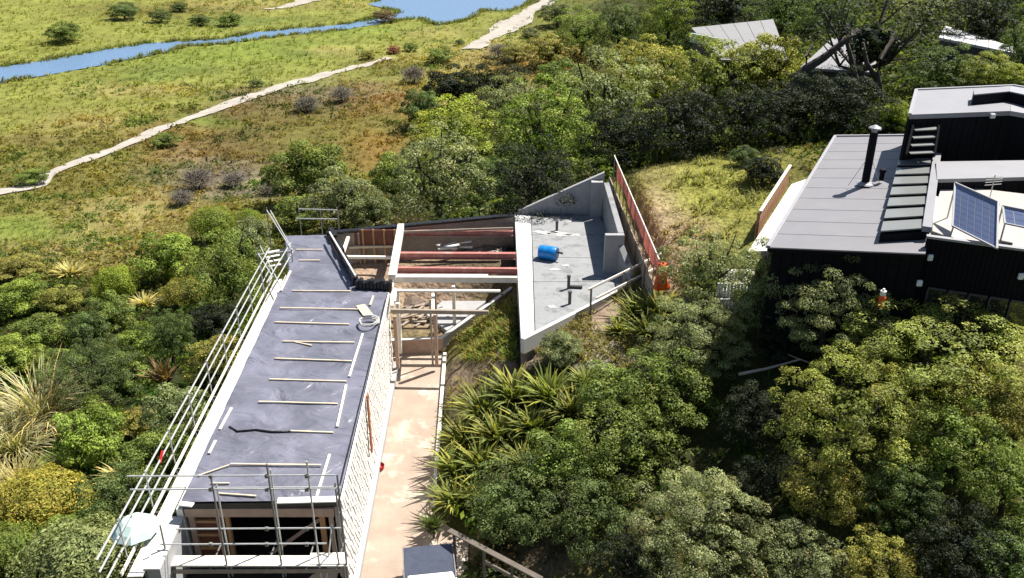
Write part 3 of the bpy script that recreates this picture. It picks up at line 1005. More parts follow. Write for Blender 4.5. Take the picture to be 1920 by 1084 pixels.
# back left corner
sb = thing('scaffold', W(520, 500, 0), 'tangled scaffold bay at the far bush-side corner of the plastic roof', 'scaffold')
PB = [W(498, 470, 3.6), W(545, 462, 3.6), W(552, 496, 3.6), W(505, 505, 3.6)]
mb = MB()
for k in range(4):
    a, b = lerp(PB[0], PB[3], (k + .5) / 4), lerp(PB[1], PB[2], (k + .5) / 4)
    m2 = MB()
    m2.beam(a, b, 0.21, 0.05)
    m2.build('plank', M['plank'], sb)
for (u0, v0, z0, u1, v1, z1) in ((500, 394, 5.3, 546, 468, 5.0), (507, 395, 5.0, 549, 470, 4.7), (480, 470, 4.6, 512, 520, 4.4), (488, 462, 4.2, 530, 545, 4.2), (545, 455, 5.0, 500, 530, 4.6), (550, 470, 4.6, 510, 540, 4.2), (560, 392, 5.4, 632, 394, 5.4), (555, 410, 5.0, 632, 411, 5.0), (480, 478, 4.3, 548, 470, 4.3)):
    scaff_tube(sb, W(u0, v0, z0), W(u1, v1, z1), 'galv', 'rail', 0.034)
for (u, v) in ((500, 394), (546, 468), (482, 472), (560, 392), (632, 394), (600, 393)):
    p = W(u, v, 5.3 if v < 400 else 4.9)
    scaff_tube(sb, Vector((p.x, p.y, -1.2)), p + Vector((0, 0, 0.15)), 'galv_dark', 'standard', 0.03)

# ------------------------------------------------------------------ floor frame of steel and timber over the dug-out pit
ff = thing('floor_frame', (-3, 43, 0.7), 'open floor frame of red steel and pale timber beams over the dug-out pit', 'frame')


def i_beam(root, a, b, w, h, m, name):
    mb = MB()
    t = 0.03
    mb.beam(a + Vector((0, 0, h / 2 - t / 2)), b + Vector((0, 0, h / 2 - t / 2)), w, t)
    mb.beam(a - Vector((0, 0, h / 2 - t / 2)), b - Vector((0, 0, h / 2 - t / 2)), w, t)
    mb.beam(a, b, 0.03, h - 2 * t - 0.004)
    return mb.build(name, m, root)


for (u0, v0, u1, v1, z, m, w, h) in ((756, 437, 962, 437, 4.0, 'steel_red', 0.22, 0.3), (746, 479, 967, 480, 4.0, 'steel_red', 0.24, 0.34), (742, 506, 970, 508, 3.95, 'steel_red', 0.2, 0.3)):
    i_beam(ff, W(u0, v0, z), W(u1, v1, z), w, h, M[m], 'steel_beam')
for (u0, v0, u1, v1, z, m, w, h) in ((738, 523, 970, 524, 4.0, 'timber_w', 0.18, 0.3), (740, 545, 938, 546, 3.2, 'timber_w', 0.2, 0.1), (742, 517, 915, 517, 3.3, 'timber_w', 0.2, 0.1), (733, 583, 916, 586, 3.4, 'old_timber', 0.15, 0.2),
                                     (756, 435, 962, 428, 4.25, 'old_timber', 0.08, 0.12)):
    mb = MB()
    mb.beam(W(u0, v0, z), W(u1, v1, z), w, h)
    mb.build('timber_beam', M[m], ff, bevel=0.01)
mb = MB()
mb.beam(W(752, 424, 4.32), W(735, 520, 4.32), 0.36, 0.3)
mb.build('edge_beam', M['timber_w'], ff, bevel=0.015)
for (u0, v0, u1, v1, z) in ((656, 436, 642, 478, 4.1), (648, 482, 740, 483, 3.4), (735, 530, 735, 575, 4.0)):
    mb = MB()
    mb.beam(W(u0, v0, z), W(u1, v1, z), 0.16, 0.14)
    mb.build('timber_beam', M['timber_w'], ff)
for (u, v) in ((745, 545), (745, 565), (815, 545), (850, 533), (740, 590), (815, 586)):
    p = W(u, v, 3.2)
    mb = MB()
    mb.box(p.x - .08, p.x + .08, p.y - .08, p.y + .08, 0.3, 3.1)
    mb.build('post', M['pink_timber' if u in (740, 815) else 'timber_w'], ff)
for (u0, v0, u1, v1, z) in ((812, 548, 812, 586, 3.1), (738, 540, 736, 566, 3.6)):
    mb = MB()
    mb.beam(W(u0, v0, z), W(u1, v1, z), 0.14 if u0 > 800 else 0.32, 0.1)
    mb.build('timber_beam', M['timber_w'], ff)
for (u, v) in ((672, 450), (1, 1)):
    if u > 10:
        p = W(u, 440, 4.2)
        mb = MB()
        mb.tube([(p.x, p.y, 0.6), (p.x, p.y, 4.3)], 0.06, 8)
        mb.build('prop', M['old_timber'], ff)
        p = W(808, 560, 3.4)
        mb = MB()
        mb.tube([(p.x, p.y - .5, 0.0), (p.x, p.y - .5, 3.6)], 0.05, 8)
        mb.build('prop', M['old_timber'], ff)
# concrete kerb wall of the pit towards the driveway
lw = thing('low_wall', (-3.5, 39.6, 0), 'low bent concrete wall closing the pit at the head of the driveway', 'wall')
wa, wb_, wc = W(735, 640, 0.75), W(830, 636, 0.75), W(962, 541, 2.2)
for (a, b, za, zb, m) in ((wa, wb_, 0.75, 0.78, 'pink_timber'), (wb_, wc, 0.78, 2.2, 'concrete')):
    d = (b - a)
    d.z = 0
    d.normalize()
    n = Vector((-d.y, d.x, 0)) * 0.18
    mb = MB()
    vs = [(a.x, a.y, -.3), (b.x, b.y, -.3), (b.x, b.y, zb), (a.x, a.y, za), (a.x + n.x, a.y + n.y, -.3), (b.x + n.x, b.y + n.y, -.3), (b.x + n.x, b.y + n.y, zb), (a.x + n.x, a.y + n.y, za)]
    mb.add(vs, [(0, 1, 2, 3), (7, 6, 5, 4), (3, 2, 6, 7), (1, 5, 6, 2), (0, 3, 7, 4), (0, 4, 5, 1)])
    mb.build('wall_panel', M[m], lw)
    mb = MB()
    mb.beam(Vector((a.x, a.y, za + .025)) + n * 0.5, Vector((b.x, b.y, zb + .025)) + n * 0.5, 0.22, 0.05)
    mb.build('coping', M['slab_edge'], lw)
# lower concrete floor in the pit
mb = MB()
mb.prism([W(u, v, 0.95)[:2] for u, v in ((800, 590), (885, 515), (962, 512), (955, 533), (838, 620))], 0.5, 0.95)
o = mb.build('pit_floor', M['concrete'])
o['kind'] = 'structure'
# back retaining wall of the pit
bw = thing('retaining_wall', W(800, 420, 0), 'retaining wall with a black capped top behind the floor frame', 'wall')
a, b = W(612, 440, 4.3), W(962, 406, 4.3)
mb = MB()
mb.beam(a - Vector((0, 0, 1.2)), b - Vector((0, 0, 1.2)), 0.2, 2.4)
mb.build('wall_panel', M['soil'] if 'soil' in M else M['old_timber'], bw)
mb = MB()
mb.beam(a + Vector((0, 0, 0.08)), b + Vector((0, 0, 0.08)), 0.34, 0.16)
mb.build('capping', M['black'], bw, bevel=0.03)
bp = thing('panel_wall', W(700, 450, 0), 'row of brown plywood panels between pale posts at the back of the pit', 'wall')
for k in range(4):
    u0, u1 = 662 + 20 * k, 680 + 20 * k
    mb = MB()
    a, b = W(u0, 447, 3.95), W(u1, 447, 3.95)
    mb.beam(a, b, 0.06, 1.0)
    mb.build('panel', M['brown_panel'], bp)
    mb = MB()
    p = W(u1 + 1, 447, 3.95)
    mb.box(p.x - .05, p.x + .05, p.y - .1, p.y - .034, 0.9, 4.5)
    mb.build('post', M['pine'], bp)
mb = MB()
mb.beam(W(655, 463, 3.5), W(738, 461, 3.5), 0.25, 0.12)
mb.build('rail', M['timber'], bp)
# debris in the pit
for i in range(9):
    u, v = random.uniform(825, 868), random.uniform(452, 466)
    p = W(u, v, 2.75 + 0.06 * i)
    a = random.uniform(0, math.pi)
    d = Vector((math.cos(a), math.sin(a), random.uniform(-.15, .15))) * random.uniform(0.3, 0.65)
    mb = MB()
    mb.beam(p - d, p + d, 0.2, 0.06)
    tag(mb.build('offcut', M['white_paint']), 'white timber offcut in the loose heap on the pit floor', 'offcut', 'heap of white offcuts in the pit')
M['soil'] = mat('bare_soil', (0.16, 0.12, 0.095), 0.95, 0.35, 1.2, 0.08, 5)
for i, (u, v, s, lab) in enumerate(((905, 458, 0.7, 'dark soil lump in the pit nearest the concrete slab'), (880, 455, 0.5, 'dark soil lump in the pit beside the white offcuts'), (772, 452, 0.5, 'soil lump in the pit near the white edge beam'), (700, 515, 0.9, 'reddish soil heap in the pit beside the black upstand'), (770, 560, 0.8, 'soil heap under the near end of the floor frame'))):
    gz = 2.5 if v < 470 else 0.75
    p = W(u, v, gz + .15)
    n = 14
    pts, fs = [], []
    for j in range(4):
        for k in range(n):
            a = 2 * math.pi * k / n
            r = s * (1.2, 0.95, 0.55, 0.1)[j] * (0.8 + 0.4 * random.random())
            pts.append((p.x + r * math.cos(a) * 1.3, p.y + r * math.sin(a), gz - .1 + s * (0, .35, .6, .68)[j] * (0.85 + 0.3 * random.random())))
    for j in range(3):
        for k in range(n):
            fs.append((j * n + k, j * n + (k + 1) % n, (j + 1) * n + (k + 1) % n, (j + 1) * n + k))
    fs.append(tuple(range(3 * n, 4 * n)))
    mb = MB().add(pts, fs)
    tag(mb.build('soil_heap', M['soil']), lab, 'soil')
mb = MB()
mb.beam(W(760, 490, 2.0), W(885, 487, 2.0), 0.16, 0.12)
M['green'] = mat('green_paint', (0.12, 0.24, 0.14), 0.6)
tag(mb.build('green_board', M['green']), 'long green board lying on the pit floor under the red beams', 'board')

# small rubbish in the pit
for m_, sd_, nm, lab in (('old_timber', 3, 'pit_rubbish', 'grey and brown timber scraps littering the pit floor'), ('pipe', 4, 'pit_rods', 'dark rods and pipe scraps littering the pit floor')):
    rr_ = random.Random(sd_)
    mb = MB()
    for i in range(70):
        back = rr_.random() < .6
        u, v = (rr_.uniform(760, 955), rr_.uniform(445, 478)) if back else (rr_.uniform(745, 860), rr_.uniform(535, 612))
        z_ = 2.58 if back else 0.85
        p = W(u, v, z_)
        a_ = rr_.gauss(.7, .5)
        d_ = Vector((math.cos(a_), math.sin(a_), rr_.uniform(-.05, .15))) * rr_.uniform(.15, .8)
        mb.beam(p - d_, p + d_, rr_.uniform(.05, .2), .06)
    tag(mb.build(nm, M[m_]), lab, 'rubbish', kind='stuff')

# ------------------------------------------------------------------ concrete slab with its walls
SZ = 4.0
cs = thing('concrete_foundation', (2, 41, 1.0), 'bare concrete floor slab with tall stepped side wall and raked back wall', 'foundation')
c_f, c_r, c_b, c_br = W(977, 636, SZ), W(1192, 527, SZ), W(965, 402, SZ), W(1122, 402, SZ)
dF = (c_r - c_f).normalized()
dS = (c_b - c_f).normalized()
mb = MB()
mb.prism([c_f[:2], c_r[:2], c_br[:2], c_b[:2]], 0.6, SZ - 0.12)
mb.build('base', M['concrete'], cs)
# pale edge strip and slab panels with open joints
e1, e2 = W(1003, 622, SZ), W(996, 402, SZ)
g = 0.02


def cut(line_v):
    return line_v


def left_at(v): return lerp(e1, e2, (e1.y - W(980, v, SZ).y) / (e1.y - e2.y))


sp = MB()
vs_ = [650, 528, 483, 440, 402]
xl = lambda y: lerp(c_f, c_b, (y - c_f.y) / (c_b.y - c_f.y)).x
xm = lambda y: lerp(e1, e2, (y - e1.y) / (e2.y - e1.y)).x
xr = lambda y: min(lerp(c_f, c_r, (y - c_f.y) / (c_r.y - c_f.y)).x, lerp(c_r, c_br, (y - c_r.y) / (c_br.y - c_r.y)).x if y > c_r.y else 99)
yj = [c_f.y, W(980, 528, SZ).y, W(980, 483, SZ).y, W(980, 440, SZ).y, c_b.y]
for k in range(4):
    y0, y1 = yj[k] + g, yj[k + 1] - g
    mb = MB()
    if k == 0:
        mb.prism([(c_f.x, c_f.y), (e1.x - g, e1.y), (xm(y1) - g, y1), (xl(y1), y1)], SZ - 0.118, SZ)
    else:
        mb.prism([(xl(y0), y0), (xm(y0) - g, y0), (xm(y1) - g, y1), (xl(y1), y1)], SZ - 0.118, SZ)
    mb.build('edge_strip', M['slab_edge'], cs)
    mb = MB()
    if k == 0:
        yy = e1.y + 0.05
        pp = [(xm(yy) + g, yy)]
        pp += [(xr(y1) - .02, y1), (xm(y1) + g, y1)]
        mb.prism(pp, SZ - 0.118, SZ - 0.004)
    elif y0 < c_r.y < y1:
        mb.prism([(xm(y0) + g, y0), (xr(y0), y0), (c_r.x, c_r.y), (xr(y1), y1), (xm(y1) + g, y1)], SZ - 0.118, SZ - 0.004)
    else:
        mb.prism([(xm(y0) + g, y0), (xr(y0), y0), (xr(y1), y1), (xm(y1) + g, y1)], SZ - 0.118, SZ - 0.004)
    mb.build('slab_panel', M['slab'], cs)
# low kerb on the front edge
mb = MB()
n = Vector((dF.y, -dF.x, 0))
mb.beam(c_f + n * 0.1 + Vector((0, 0, -.3)), c_r + n * 0.1 + dF * 0.4 + Vector((0, 0, -.3)), 0.2, 0.72)
mb.build('front_kerb', M['slab_edge'], cs)
# back wall with raked top
tb = W(1124, 322, SZ).y
hb = 2.55
x0, x1 = c_b.x - 0.1, c_br.x + 0.25
yb = c_b.y
mb = MB()
vs = [(x0, yb, 1.0), (x1, yb, 1.0), (x1, yb, SZ + hb), (x0, yb, SZ + 0.06), (x0, yb + .25, 1.0), (x1, yb + .25, 1.0), (x1, yb + .25, SZ + hb), (x0, yb + .25, SZ + 0.06)]
mb.add(vs, [(0, 1, 2, 3), (7, 6, 5, 4), (3, 2, 6, 7), (1, 5, 6, 2), (0, 3, 7, 4), (0, 4, 5, 1)])
mb.build('back_wall', M['concrete'], cs)


def at_yz(u, v, y): return at_y(u, v, y)


# tall pier, first side wall, second pier, second side wall
p1 = at_y(1109, 342, 48.1)
p2 = at_y(1131, 342, 48.1)
Z1 = p1.z
mb = MB()
mb.box(p1.x, p2.x, 48.1, yb - 0.005, SZ - 0.5, Z1)
mb.build('pier', M['concrete'], cs, bevel=0.02)
w1e = W(1170, 436, Z1)
w1s = W(1142, 342, Z1)
mb = MB()
th = 0.3
mb.prism([(w1s.x - th, w1s.y), (w1s.x, w1s.y), (w1e.x, w1e.y), (w1e.x - th, w1e.y)], SZ - 0.5, Z1 - 0.01)
mb.build('side_wall', M['slab'], cs, bevel=0.015)
q1, q2 = W(1134, 437, Z1 - .02), w1e
mb = MB()
mb.box(q1.x, q2.x, w1e.y - 0.28, w1e.y - 0.003, SZ - 0.5, Z1 - 0.03)
mb.build('pier', M['concrete'], cs, bevel=0.02)
Z2 = Z1 - 0.55
w2s = Vector((w1e.x, w1e.y - 0.285, 0))
w2e = W(1194, 522, SZ + 0.35)
mb = MB()
vs = []
for (p, z) in ((w2s, Z2), (w2e, SZ + 0.4)):
    for xx in (p.x - th, p.x):
        vs += [(xx, p.y, SZ - 1.0), (xx, p.y, z)]
mb.add(vs, [(0, 1, 3, 2), (4, 6, 7, 5), (0, 4, 5, 1), (2, 3, 7, 6), (1, 5, 7, 3), (0, 2, 6, 4)])
mb.build('side_wall', M['slab'], cs)
# starter bars on the back edge
for k in range(9):
    p = lerp(c_b, c_br, 0.02 + k * 0.075)
    mb = MB()
    mb.tube([(p.x, p.y - 0.12, SZ - .05), (p.x + random.uniform(-.03, .03), p.y - 0.12, SZ + 0.45)], 0.016, 5)
    mb.build('starter_bar', M['galv_dark'], cs)
# pipe stubs
for (u, v, h) in ((1066, 541, 0.75), (1068, 570, 0.7), (1044, 432, 0.6)):
    p = W(u, v, SZ)
    mb = MB()
    mb.lathe([(0.075, 0), (0.075, h - .08), (0.095, h - .08), (0.095, h)], p - Vector((0, 0, .05)), n=10)
    mb.build('pipe_stub', M['pipe'], cs, smooth=False)
# spilled mortar patches
for i, (u, v, s) in enumerate(((1020, 436, .5), (1050, 438, .6), (1075, 440, .4), (1040, 505, .25), (1062, 498, .22), (1035, 575, .3), (1075, 415, .35))):
    p = W(u, v, SZ + 0.012)
    pts = [(p.x + s * 1.6 * math.cos(a) * random.uniform(.25, 1.1), p.y + s * .8 * math.sin(a) * random.uniform(.25, 1.1)) for a in [2 * math.pi * k / 19 for k in range(19)]]
    mb = MB()
    mb.prism(pts, SZ - 0.02, SZ + 0.012)
    mb.build('mortar_patch', M['mortar'], cs)
# dark litter on the slab near the back
lit = MB()
for k in range(60):
    p = W(random.gauss(1045, 22), random.gauss(403, 6), SZ + 0.05)
    a = random.uniform(0, 6.28)
    d = Vector((math.cos(a), math.sin(a), random.uniform(0, .5))) * random.uniform(.08, .25)
    lit.beam(p - d, p + d, 0.03, 0.03)
o = lit.build('wire_litter', M['galv_dark'])
tag(o, 'dark tangle of wire and twigs on the slab under the raked back wall', 'litter', kind='stuff')
# scattered dark lengths
mb = MB()
mb.beam(W(1068, 537, SZ + .08), W(1092, 538, SZ + .08), 0.14, 0.1)
tag(mb.build('pipe_length', M['pipe']), 'short dark pipe lying beside the upright stub on the slab', 'pipe')

# blue barrel lying on its side
bc = W(1028, 474, SZ + 0.34)
ax = Vector((0.93, -0.35, 0)).normalized()
br = thing('barrel', (bc.x, bc.y, SZ), 'bright blue plastic barrel lying on its side on the concrete slab', 'barrel')
mb = MB()
R, Lb = 0.36, 0.95
mb.lathe([(R * .9, -Lb / 2), (R, -Lb / 2 + .05), (R * .97, -Lb / 2 + .1), (R, -Lb / 4), (R * 1.03, -Lb / 4 + .03), (R, -Lb / 4 + .06), (R, Lb / 4 - .06), (R * 1.03, Lb / 4 - .03), (R, Lb / 4), (R, Lb / 2 - .05), (R * .9, Lb / 2)], bc, ax, 20)
mb.build('body', M['blue'], br, smooth=True)
mb = MB()
mb.lathe([(R * .86, 0), (R * .86, .02), (R * .5, .02), (R * .5, .015)], bc + ax * (Lb / 2 + 0.004), ax, 18)
mb.build('lid', mat('dark_blue_plastic', (0.01, 0.03, 0.09), .4), br)
mb = MB()
mb.tube([bc + ax * (Lb / 2 + .02) + Vector((0, 0, .12)), bc + ax * (Lb / 2 + .3) + Vector((0, -.05, .1))], 0.06, 8)
mb.build('spout', M['pipe'], br)

# guard rail on the front edge of the slab
gr = thing('guard_rail', (4, 36, 3.0), 'tube and timber guard rail along the front edge of the concrete slab', 'railing')
nF = Vector((dF.y, -dF.x, 0))
gbase = lambda s, o=0.35: c_f + dF * s + nF * o
TL = (c_r - c_f).length
for (u0, v0, u1, v1, z) in ((1104, 543, 1240, 476, 5.05), (1118, 560, 1230, 503, 4.62)):
    mb = MB()
    mb.beam(W(u0, v0, z), W(u1, v1, z), 0.06, 0.11)
    mb.build('rail', M['timber_w'], gr)
for (u_, v_) in ((1106, 543), (1168, 512), (1236, 479)):
    mb = MB()
    p = W(u_, v_, 5.05) + nF * .08
    mb.box(p.x - .045, p.x + .045, p.y - .045, p.y + .045, 2.2, SZ + 1.15)
    mb.build('post', M['old_timber'], gr)
for s0, s1, o_, z in ((3.2, TL + 1.0, 0.62, -0.35), (2.4, TL + 0.2, 1.0, -0.75)):
    mb = MB()
    mb.beam(gbase(s0, o_) + Vector((0, 0, z)), gbase(s1, o_) + Vector((0, 0, z)), 0.24, 0.05)
    mb.build('plank', M['old_timber' if z < -.5 else 'timber_w'], gr)

# orange safety fence up the bank side
of = thing('safety_fence', W(1200, 400, 5.4), 'faded orange net safety fence between the slab and the lawn', 'fence')
fa, fb = W(1152, 292, 6.75), W(1238, 492, 6.55)
nseg = 11
for k in range(nseg + 1):
    p = lerp(fa, fb, k / nseg)
    mb = MB()
    mb.tube([(p.x, p.y, 4.6), (p.x + random.uniform(-.04, .04), p.y, p.z + 0.05)], 0.035, 6)
    mb.build('post', M['old_timber'], of)
mb = MB()
mb.tube([fa, fb], 0.04, 6)
mb.build('top_rail', M['timber_w'], of)
# net built as strands
for k in range(1, nseg):
    a, b = lerp(fa, fb, k / nseg), lerp(fa, fb, (k + 1) / nseg)
    net = MB()
    hh = 0.72 + 0.12 * math.sin(k * 1.7)
    for r in range(8):
        z = -0.04 - hh * r / 7
        mid = (a + b) / 2 + Vector((0, 0, z - 0.07 - .03 * random.random()))
        net.beam(a + Vector((0, 0, z)), mid, 0.012, 0.075)
        net.beam(mid, b + Vector((0, 0, z)), 0.012, 0.075)
    for r in range(7):
        p = lerp(a, b, (r + .5) / 7)
        net.beam(p + Vector((0.014, 0, -0.05)), p + Vector((0.014, 0, -hh - .08)), 0.012, 0.05)
    net.build('net', M['orange_net'], of)
# folded net hanging at the near end
rl = thing('net_roll', W(1236, 515, 5.3), 'bunched bright orange netting hanging at the near end of the safety fence', 'netting')
p = fb
mb = MB()
vs, fs = [], []
n = 14
prof = ((0.0, .16), (-.3, .2), (-.7, .24), (-1.05, .34), (-1.2, .3))
for z, r in prof:
    for k in range(n):
        a = 2 * math.pi * k / n
        rr = r * (1 + 0.25 * math.sin(3 * a + z * 3))
        vs.append((p.x + .1 + rr * math.cos(a), p.y - .15 + rr * math.sin(a), p.z + z))
for j in range(len(prof) - 1):
    for k in range(n):
        fs.append((j * n + k, (j + 1) * n + k, (j + 1) * n + (k + 1) % n, j * n + (k + 1) % n))
fs.append(tuple(range(n)))
fs.append(tuple(range((len(prof) - 1) * n, len(prof) * n))[::-1])
mb.add(vs, fs)
mb.build('bunch', M['orange'], rl)
mb = MB()
mb.tube([(p.x + .1, p.y - .15, p.z - .02), (p.x + .12, p.y - .15, p.z + .12)], 0.05, 6)
mb.build('tie', M['red'], rl)
# plank retaining wall under the fence
pw = thing('plank_wall', W(1190, 420, 4.6), 'weathered plank retaining wall under the orange net fence', 'wall')
for k in range(5):
    z = 4.45 + 0.22 * k
    mb = MB()
    a, b = Vector((fa.x - 0.22 - .015 * (k % 2), fa.y, z)), Vector((fb.x - 0.22 - .015 * (k % 2), fb.y, z))
    mb.beam(a, b, 0.05, 0.21)
    mb.build('plank', M['old_timber'], pw)
mb = MB()
mb.prism([(w1s.x + .05, w1s.y), (w1e.x + .05, w1e.y), (w2e.x + .05, w2e.y), (fb.x - .26, fb.y + .2), (fa.x - .26, fa.y - .3)], 3.6, 4.55)
o = mb.build('fill_strip', M['soil'])
o['kind'] = 'structure'
for k in range(5):
    p = lerp(fa, fb, 0.15 + 0.18 * k)
    mb = MB()
    mb.tube([(p.x - .32, p.y, 4.3), (p.x - .32, p.y, 5.6)], 0.05, 6)
    mb.build('post', M['old_timber'], pw)

# small things on and by the driveway
p = W(703, 880, 0.0)
mb = MB()
mb.lathe([(0.15, 0), (0.17, .02), (0.21, .2), (0.2, .22), (0.17, .1), (0.03, .09)], p + Vector((.2, 0, 0)), n=14)
tag(mb.build('red_bucket', M['red']), 'small red tub on the driveway at the foot of the lath wall', 'tub')
mb = MB()
wx = lerp(R0, R1, (28.6 - R0.y) / (R1.y - R0.y)).x
mb.beam((wx + 0.16, 28.55, 1.7), (wx + 0.13, 28.7, 4.2), 0.05, 0.26, up=(0, 1, 0))
tag(mb.build('leaning_board', M['rust']), 'rust-orange board leaning on the lath wall beside the driveway', 'board')

# pale teal sun umbrella in the bushes
uc = at_y(252, 985, 21.6)
um = thing('sun_umbrella', (uc.x, uc.y, H1(uc.x, uc.y)), 'pale teal canvas umbrella half hidden in bushes by the front scaffold', 'umbrella')
mb = MB()
vs, fs = [(uc.x, uc.y, uc.z + 0.35)], []
n = 8
for j, (r, z) in enumerate(((0.45, .22), (0.8, 0.02), (1.0, -.16))):
    for k in range(n):
        a = 2 * math.pi * k / n + .2
        vs.append((uc.x + r * 0.75 * math.cos(a), uc.y + r * 0.75 * math.sin(a), uc.z + z))
for k in range(n): fs.append((0, 1 + k, 1 + (k + 1) % n))
for j in range(2):
    for k in range(n):
        fs.append((1 + j * n + k, 1 + (j + 1) * n + k, 1 + (j + 1) * n + (k + 1) % n, 1 + j * n + (k + 1) % n))
mb.add(vs, fs)
o = mb.build('canopy', M['teal'], um)
sm = o.modifiers.new('thick', 'SOLIDIFY')
sm.thickness = 0.012
mb = MB()
mb.tube([(uc.x, uc.y, H1(uc.x, uc.y) - .1), (uc.x, uc.y, uc.z + .4)], 0.025, 6)
mb.build('pole', M['galv'], um)

# white pickup at the foot of the driveway
def Vp(x, y, z): return Vector((x, y, z))


cx, cy = -2.72, 22.35
pk = thing('pickup_truck', (cx, cy, 0), 'white pickup with a dark tray cover parked at the foot of the driveway', 'truck', rz=math.radians(8))
pk_rot = pk.rotation_euler.z
pk.rotation_euler.z = 0


def pkb(name, mbx, m, bevel=0.0, smooth=False, parent=None):
    return mbx.build(name, m, parent or pk, bevel, smooth)


mb = MB()   # tray: tail towards the building
mb.box(cx - .88, cx + .88, cy - .2, cy + 1.55, 0.45, 1.12)
pkb('tray', mb, M['car_white'], 0.05)
mb = MB()
mb.box(cx - .83, cx + .83, cy - .15, cy + 1.5, 1.125, 1.16)
pkb('tray_cover', mb, M['tonneau'], 0.015)
for s in (-1, 1):
    mb = MB()
    mb.beam((cx + s * .855, cy - .15, 1.17), (cx + s * .855, cy + 1.5, 1.17), 0.04, 0.05)
    pkb('cover_rail', mb, M['galv_dark'])
mb = MB()
prof = [(-.22, .45), (-.22, 1.15), (-.35, 1.62), (-.55, 1.7), (-1.55, 1.68), (-2.25, 1.15), (-3.3, 1.02), (-3.45, .85), (-3.45, .45)]
vs = [(cx + s * (.88 if z < 1.3 else .72), cy + y, z) for s in (-1, 1) for y, z in prof]
n = len(prof)
mb.add(vs, [tuple(range(n)), tuple(range(2 * n - 1, n - 1, -1))] + [(i, n + i, n + (i + 1) % n, (i + 1) % n) for i in range(n)])
pkb('cab', mb, M['car_white'], 0.03)
mb = MB()
mb.add([(cx - .66, cy - .213, 1.2), (cx + .66, cy - .213, 1.2), (cx + .62, cy - .335, 1.6), (cx - .62, cy - .335, 1.6), (cx - .66, cy - .20, 1.2), (cx + .66, cy - .20, 1.2), (cx + .62, cy - .32, 1.6), (cx - .62, cy - .32, 1.6)], [(0, 1, 2, 3), (7, 6, 5, 4), (0, 4, 5, 1), (1, 5, 6, 2), (2, 6, 7, 3), (3, 7, 4, 0)])
pkb('rear_window', mb, M['winglass'])
mb = MB()
mb.add([(cx - .68, cy - 2.2, 1.2), (cx + .68, cy - 2.2, 1.2), (cx + .64, cy - 1.6, 1.66), (cx - .64, cy - 1.6, 1.66), (cx - .68, cy - 2.21, 1.21), (cx + .68, cy - 2.21, 1.21), (cx + .64, cy - 1.61, 1.67), (cx - .64, cy - 1.61, 1.67)], [(0, 1, 2, 3), (7, 6, 5, 4), (0, 4, 5, 1), (1, 5, 6, 2), (2, 6, 7, 3), (3, 7, 4, 0)])
pkb('windscreen', mb, M['winglass'])
for s in (-1, 1):
    mb = MB()
    mb.beam((cx + s * .88, cy - 1.75, 1.2), (cx + s * 1.1, cy - 1.72, 1.22), .14, .16)
    pkb('mirror', mb, M['car_white'], 0.03)
    for yy in (0.75, -2.75):
        w = MB()
        w.lathe([(.36, -.1), (.38, -.08), (.38, .08), (.36, .1)], (cx + s * .8, cy + yy, .38), (1, 0, 0), 20)
        wo = pkb('wheel', w, M['tyre'], 0, False)
        w = MB()
        w.lathe([(.2, 0), (.2, .02)], (cx + s * .91, cy + yy, .38), (s, 0, 0), 14)
        w.build('rim', M['galv'], wo)
    mb = MB()
    mb.box(cx + s * .78 - .08, cx + s * .78 + .08, cy + 1.552, cy + 1.575, .75, 1.02)
    pkb('tail_light', mb, M['red'])
pk.rotation_euler.z = pk_rot

# timber handrail down the steps
M['shade_timber'] = mat('shaded_timber', (0.13, 0.11, 0.09), 0.85, 0.2, 4.0)  # timber colour lowered to carry the tree shade over the handrail
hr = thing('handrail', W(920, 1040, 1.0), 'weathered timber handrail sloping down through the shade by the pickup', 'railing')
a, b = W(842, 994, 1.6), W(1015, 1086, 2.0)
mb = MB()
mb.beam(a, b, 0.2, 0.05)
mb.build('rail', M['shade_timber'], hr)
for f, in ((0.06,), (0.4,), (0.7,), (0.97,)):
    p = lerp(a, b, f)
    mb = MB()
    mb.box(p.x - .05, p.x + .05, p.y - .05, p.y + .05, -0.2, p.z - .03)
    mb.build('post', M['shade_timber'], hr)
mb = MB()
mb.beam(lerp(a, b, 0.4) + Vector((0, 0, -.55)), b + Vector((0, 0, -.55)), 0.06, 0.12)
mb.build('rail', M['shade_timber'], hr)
# ------------------------------------------------------------------ dark house on the right
hz = 10.0
hA, hB, hD = W(1440, 464, hz), W(1566, 256, hz), W(1735, 476, hz + 0.65)
hC = hB + (hD - hA)
GZ = 6.6
hs = thing('dark_house', (15, 33, GZ), 'black timber house with flat grey metal roofs, skylights and solar panels', 'house')
# lower roof as sheets with standing seams
def on_roof(s, t, dz=0.0):   # s along A->D, t along A->B
    p = hA + (hD - hA) * s + (hB - hA) * t
    return Vector((p.x, p.y, p.z + dz))


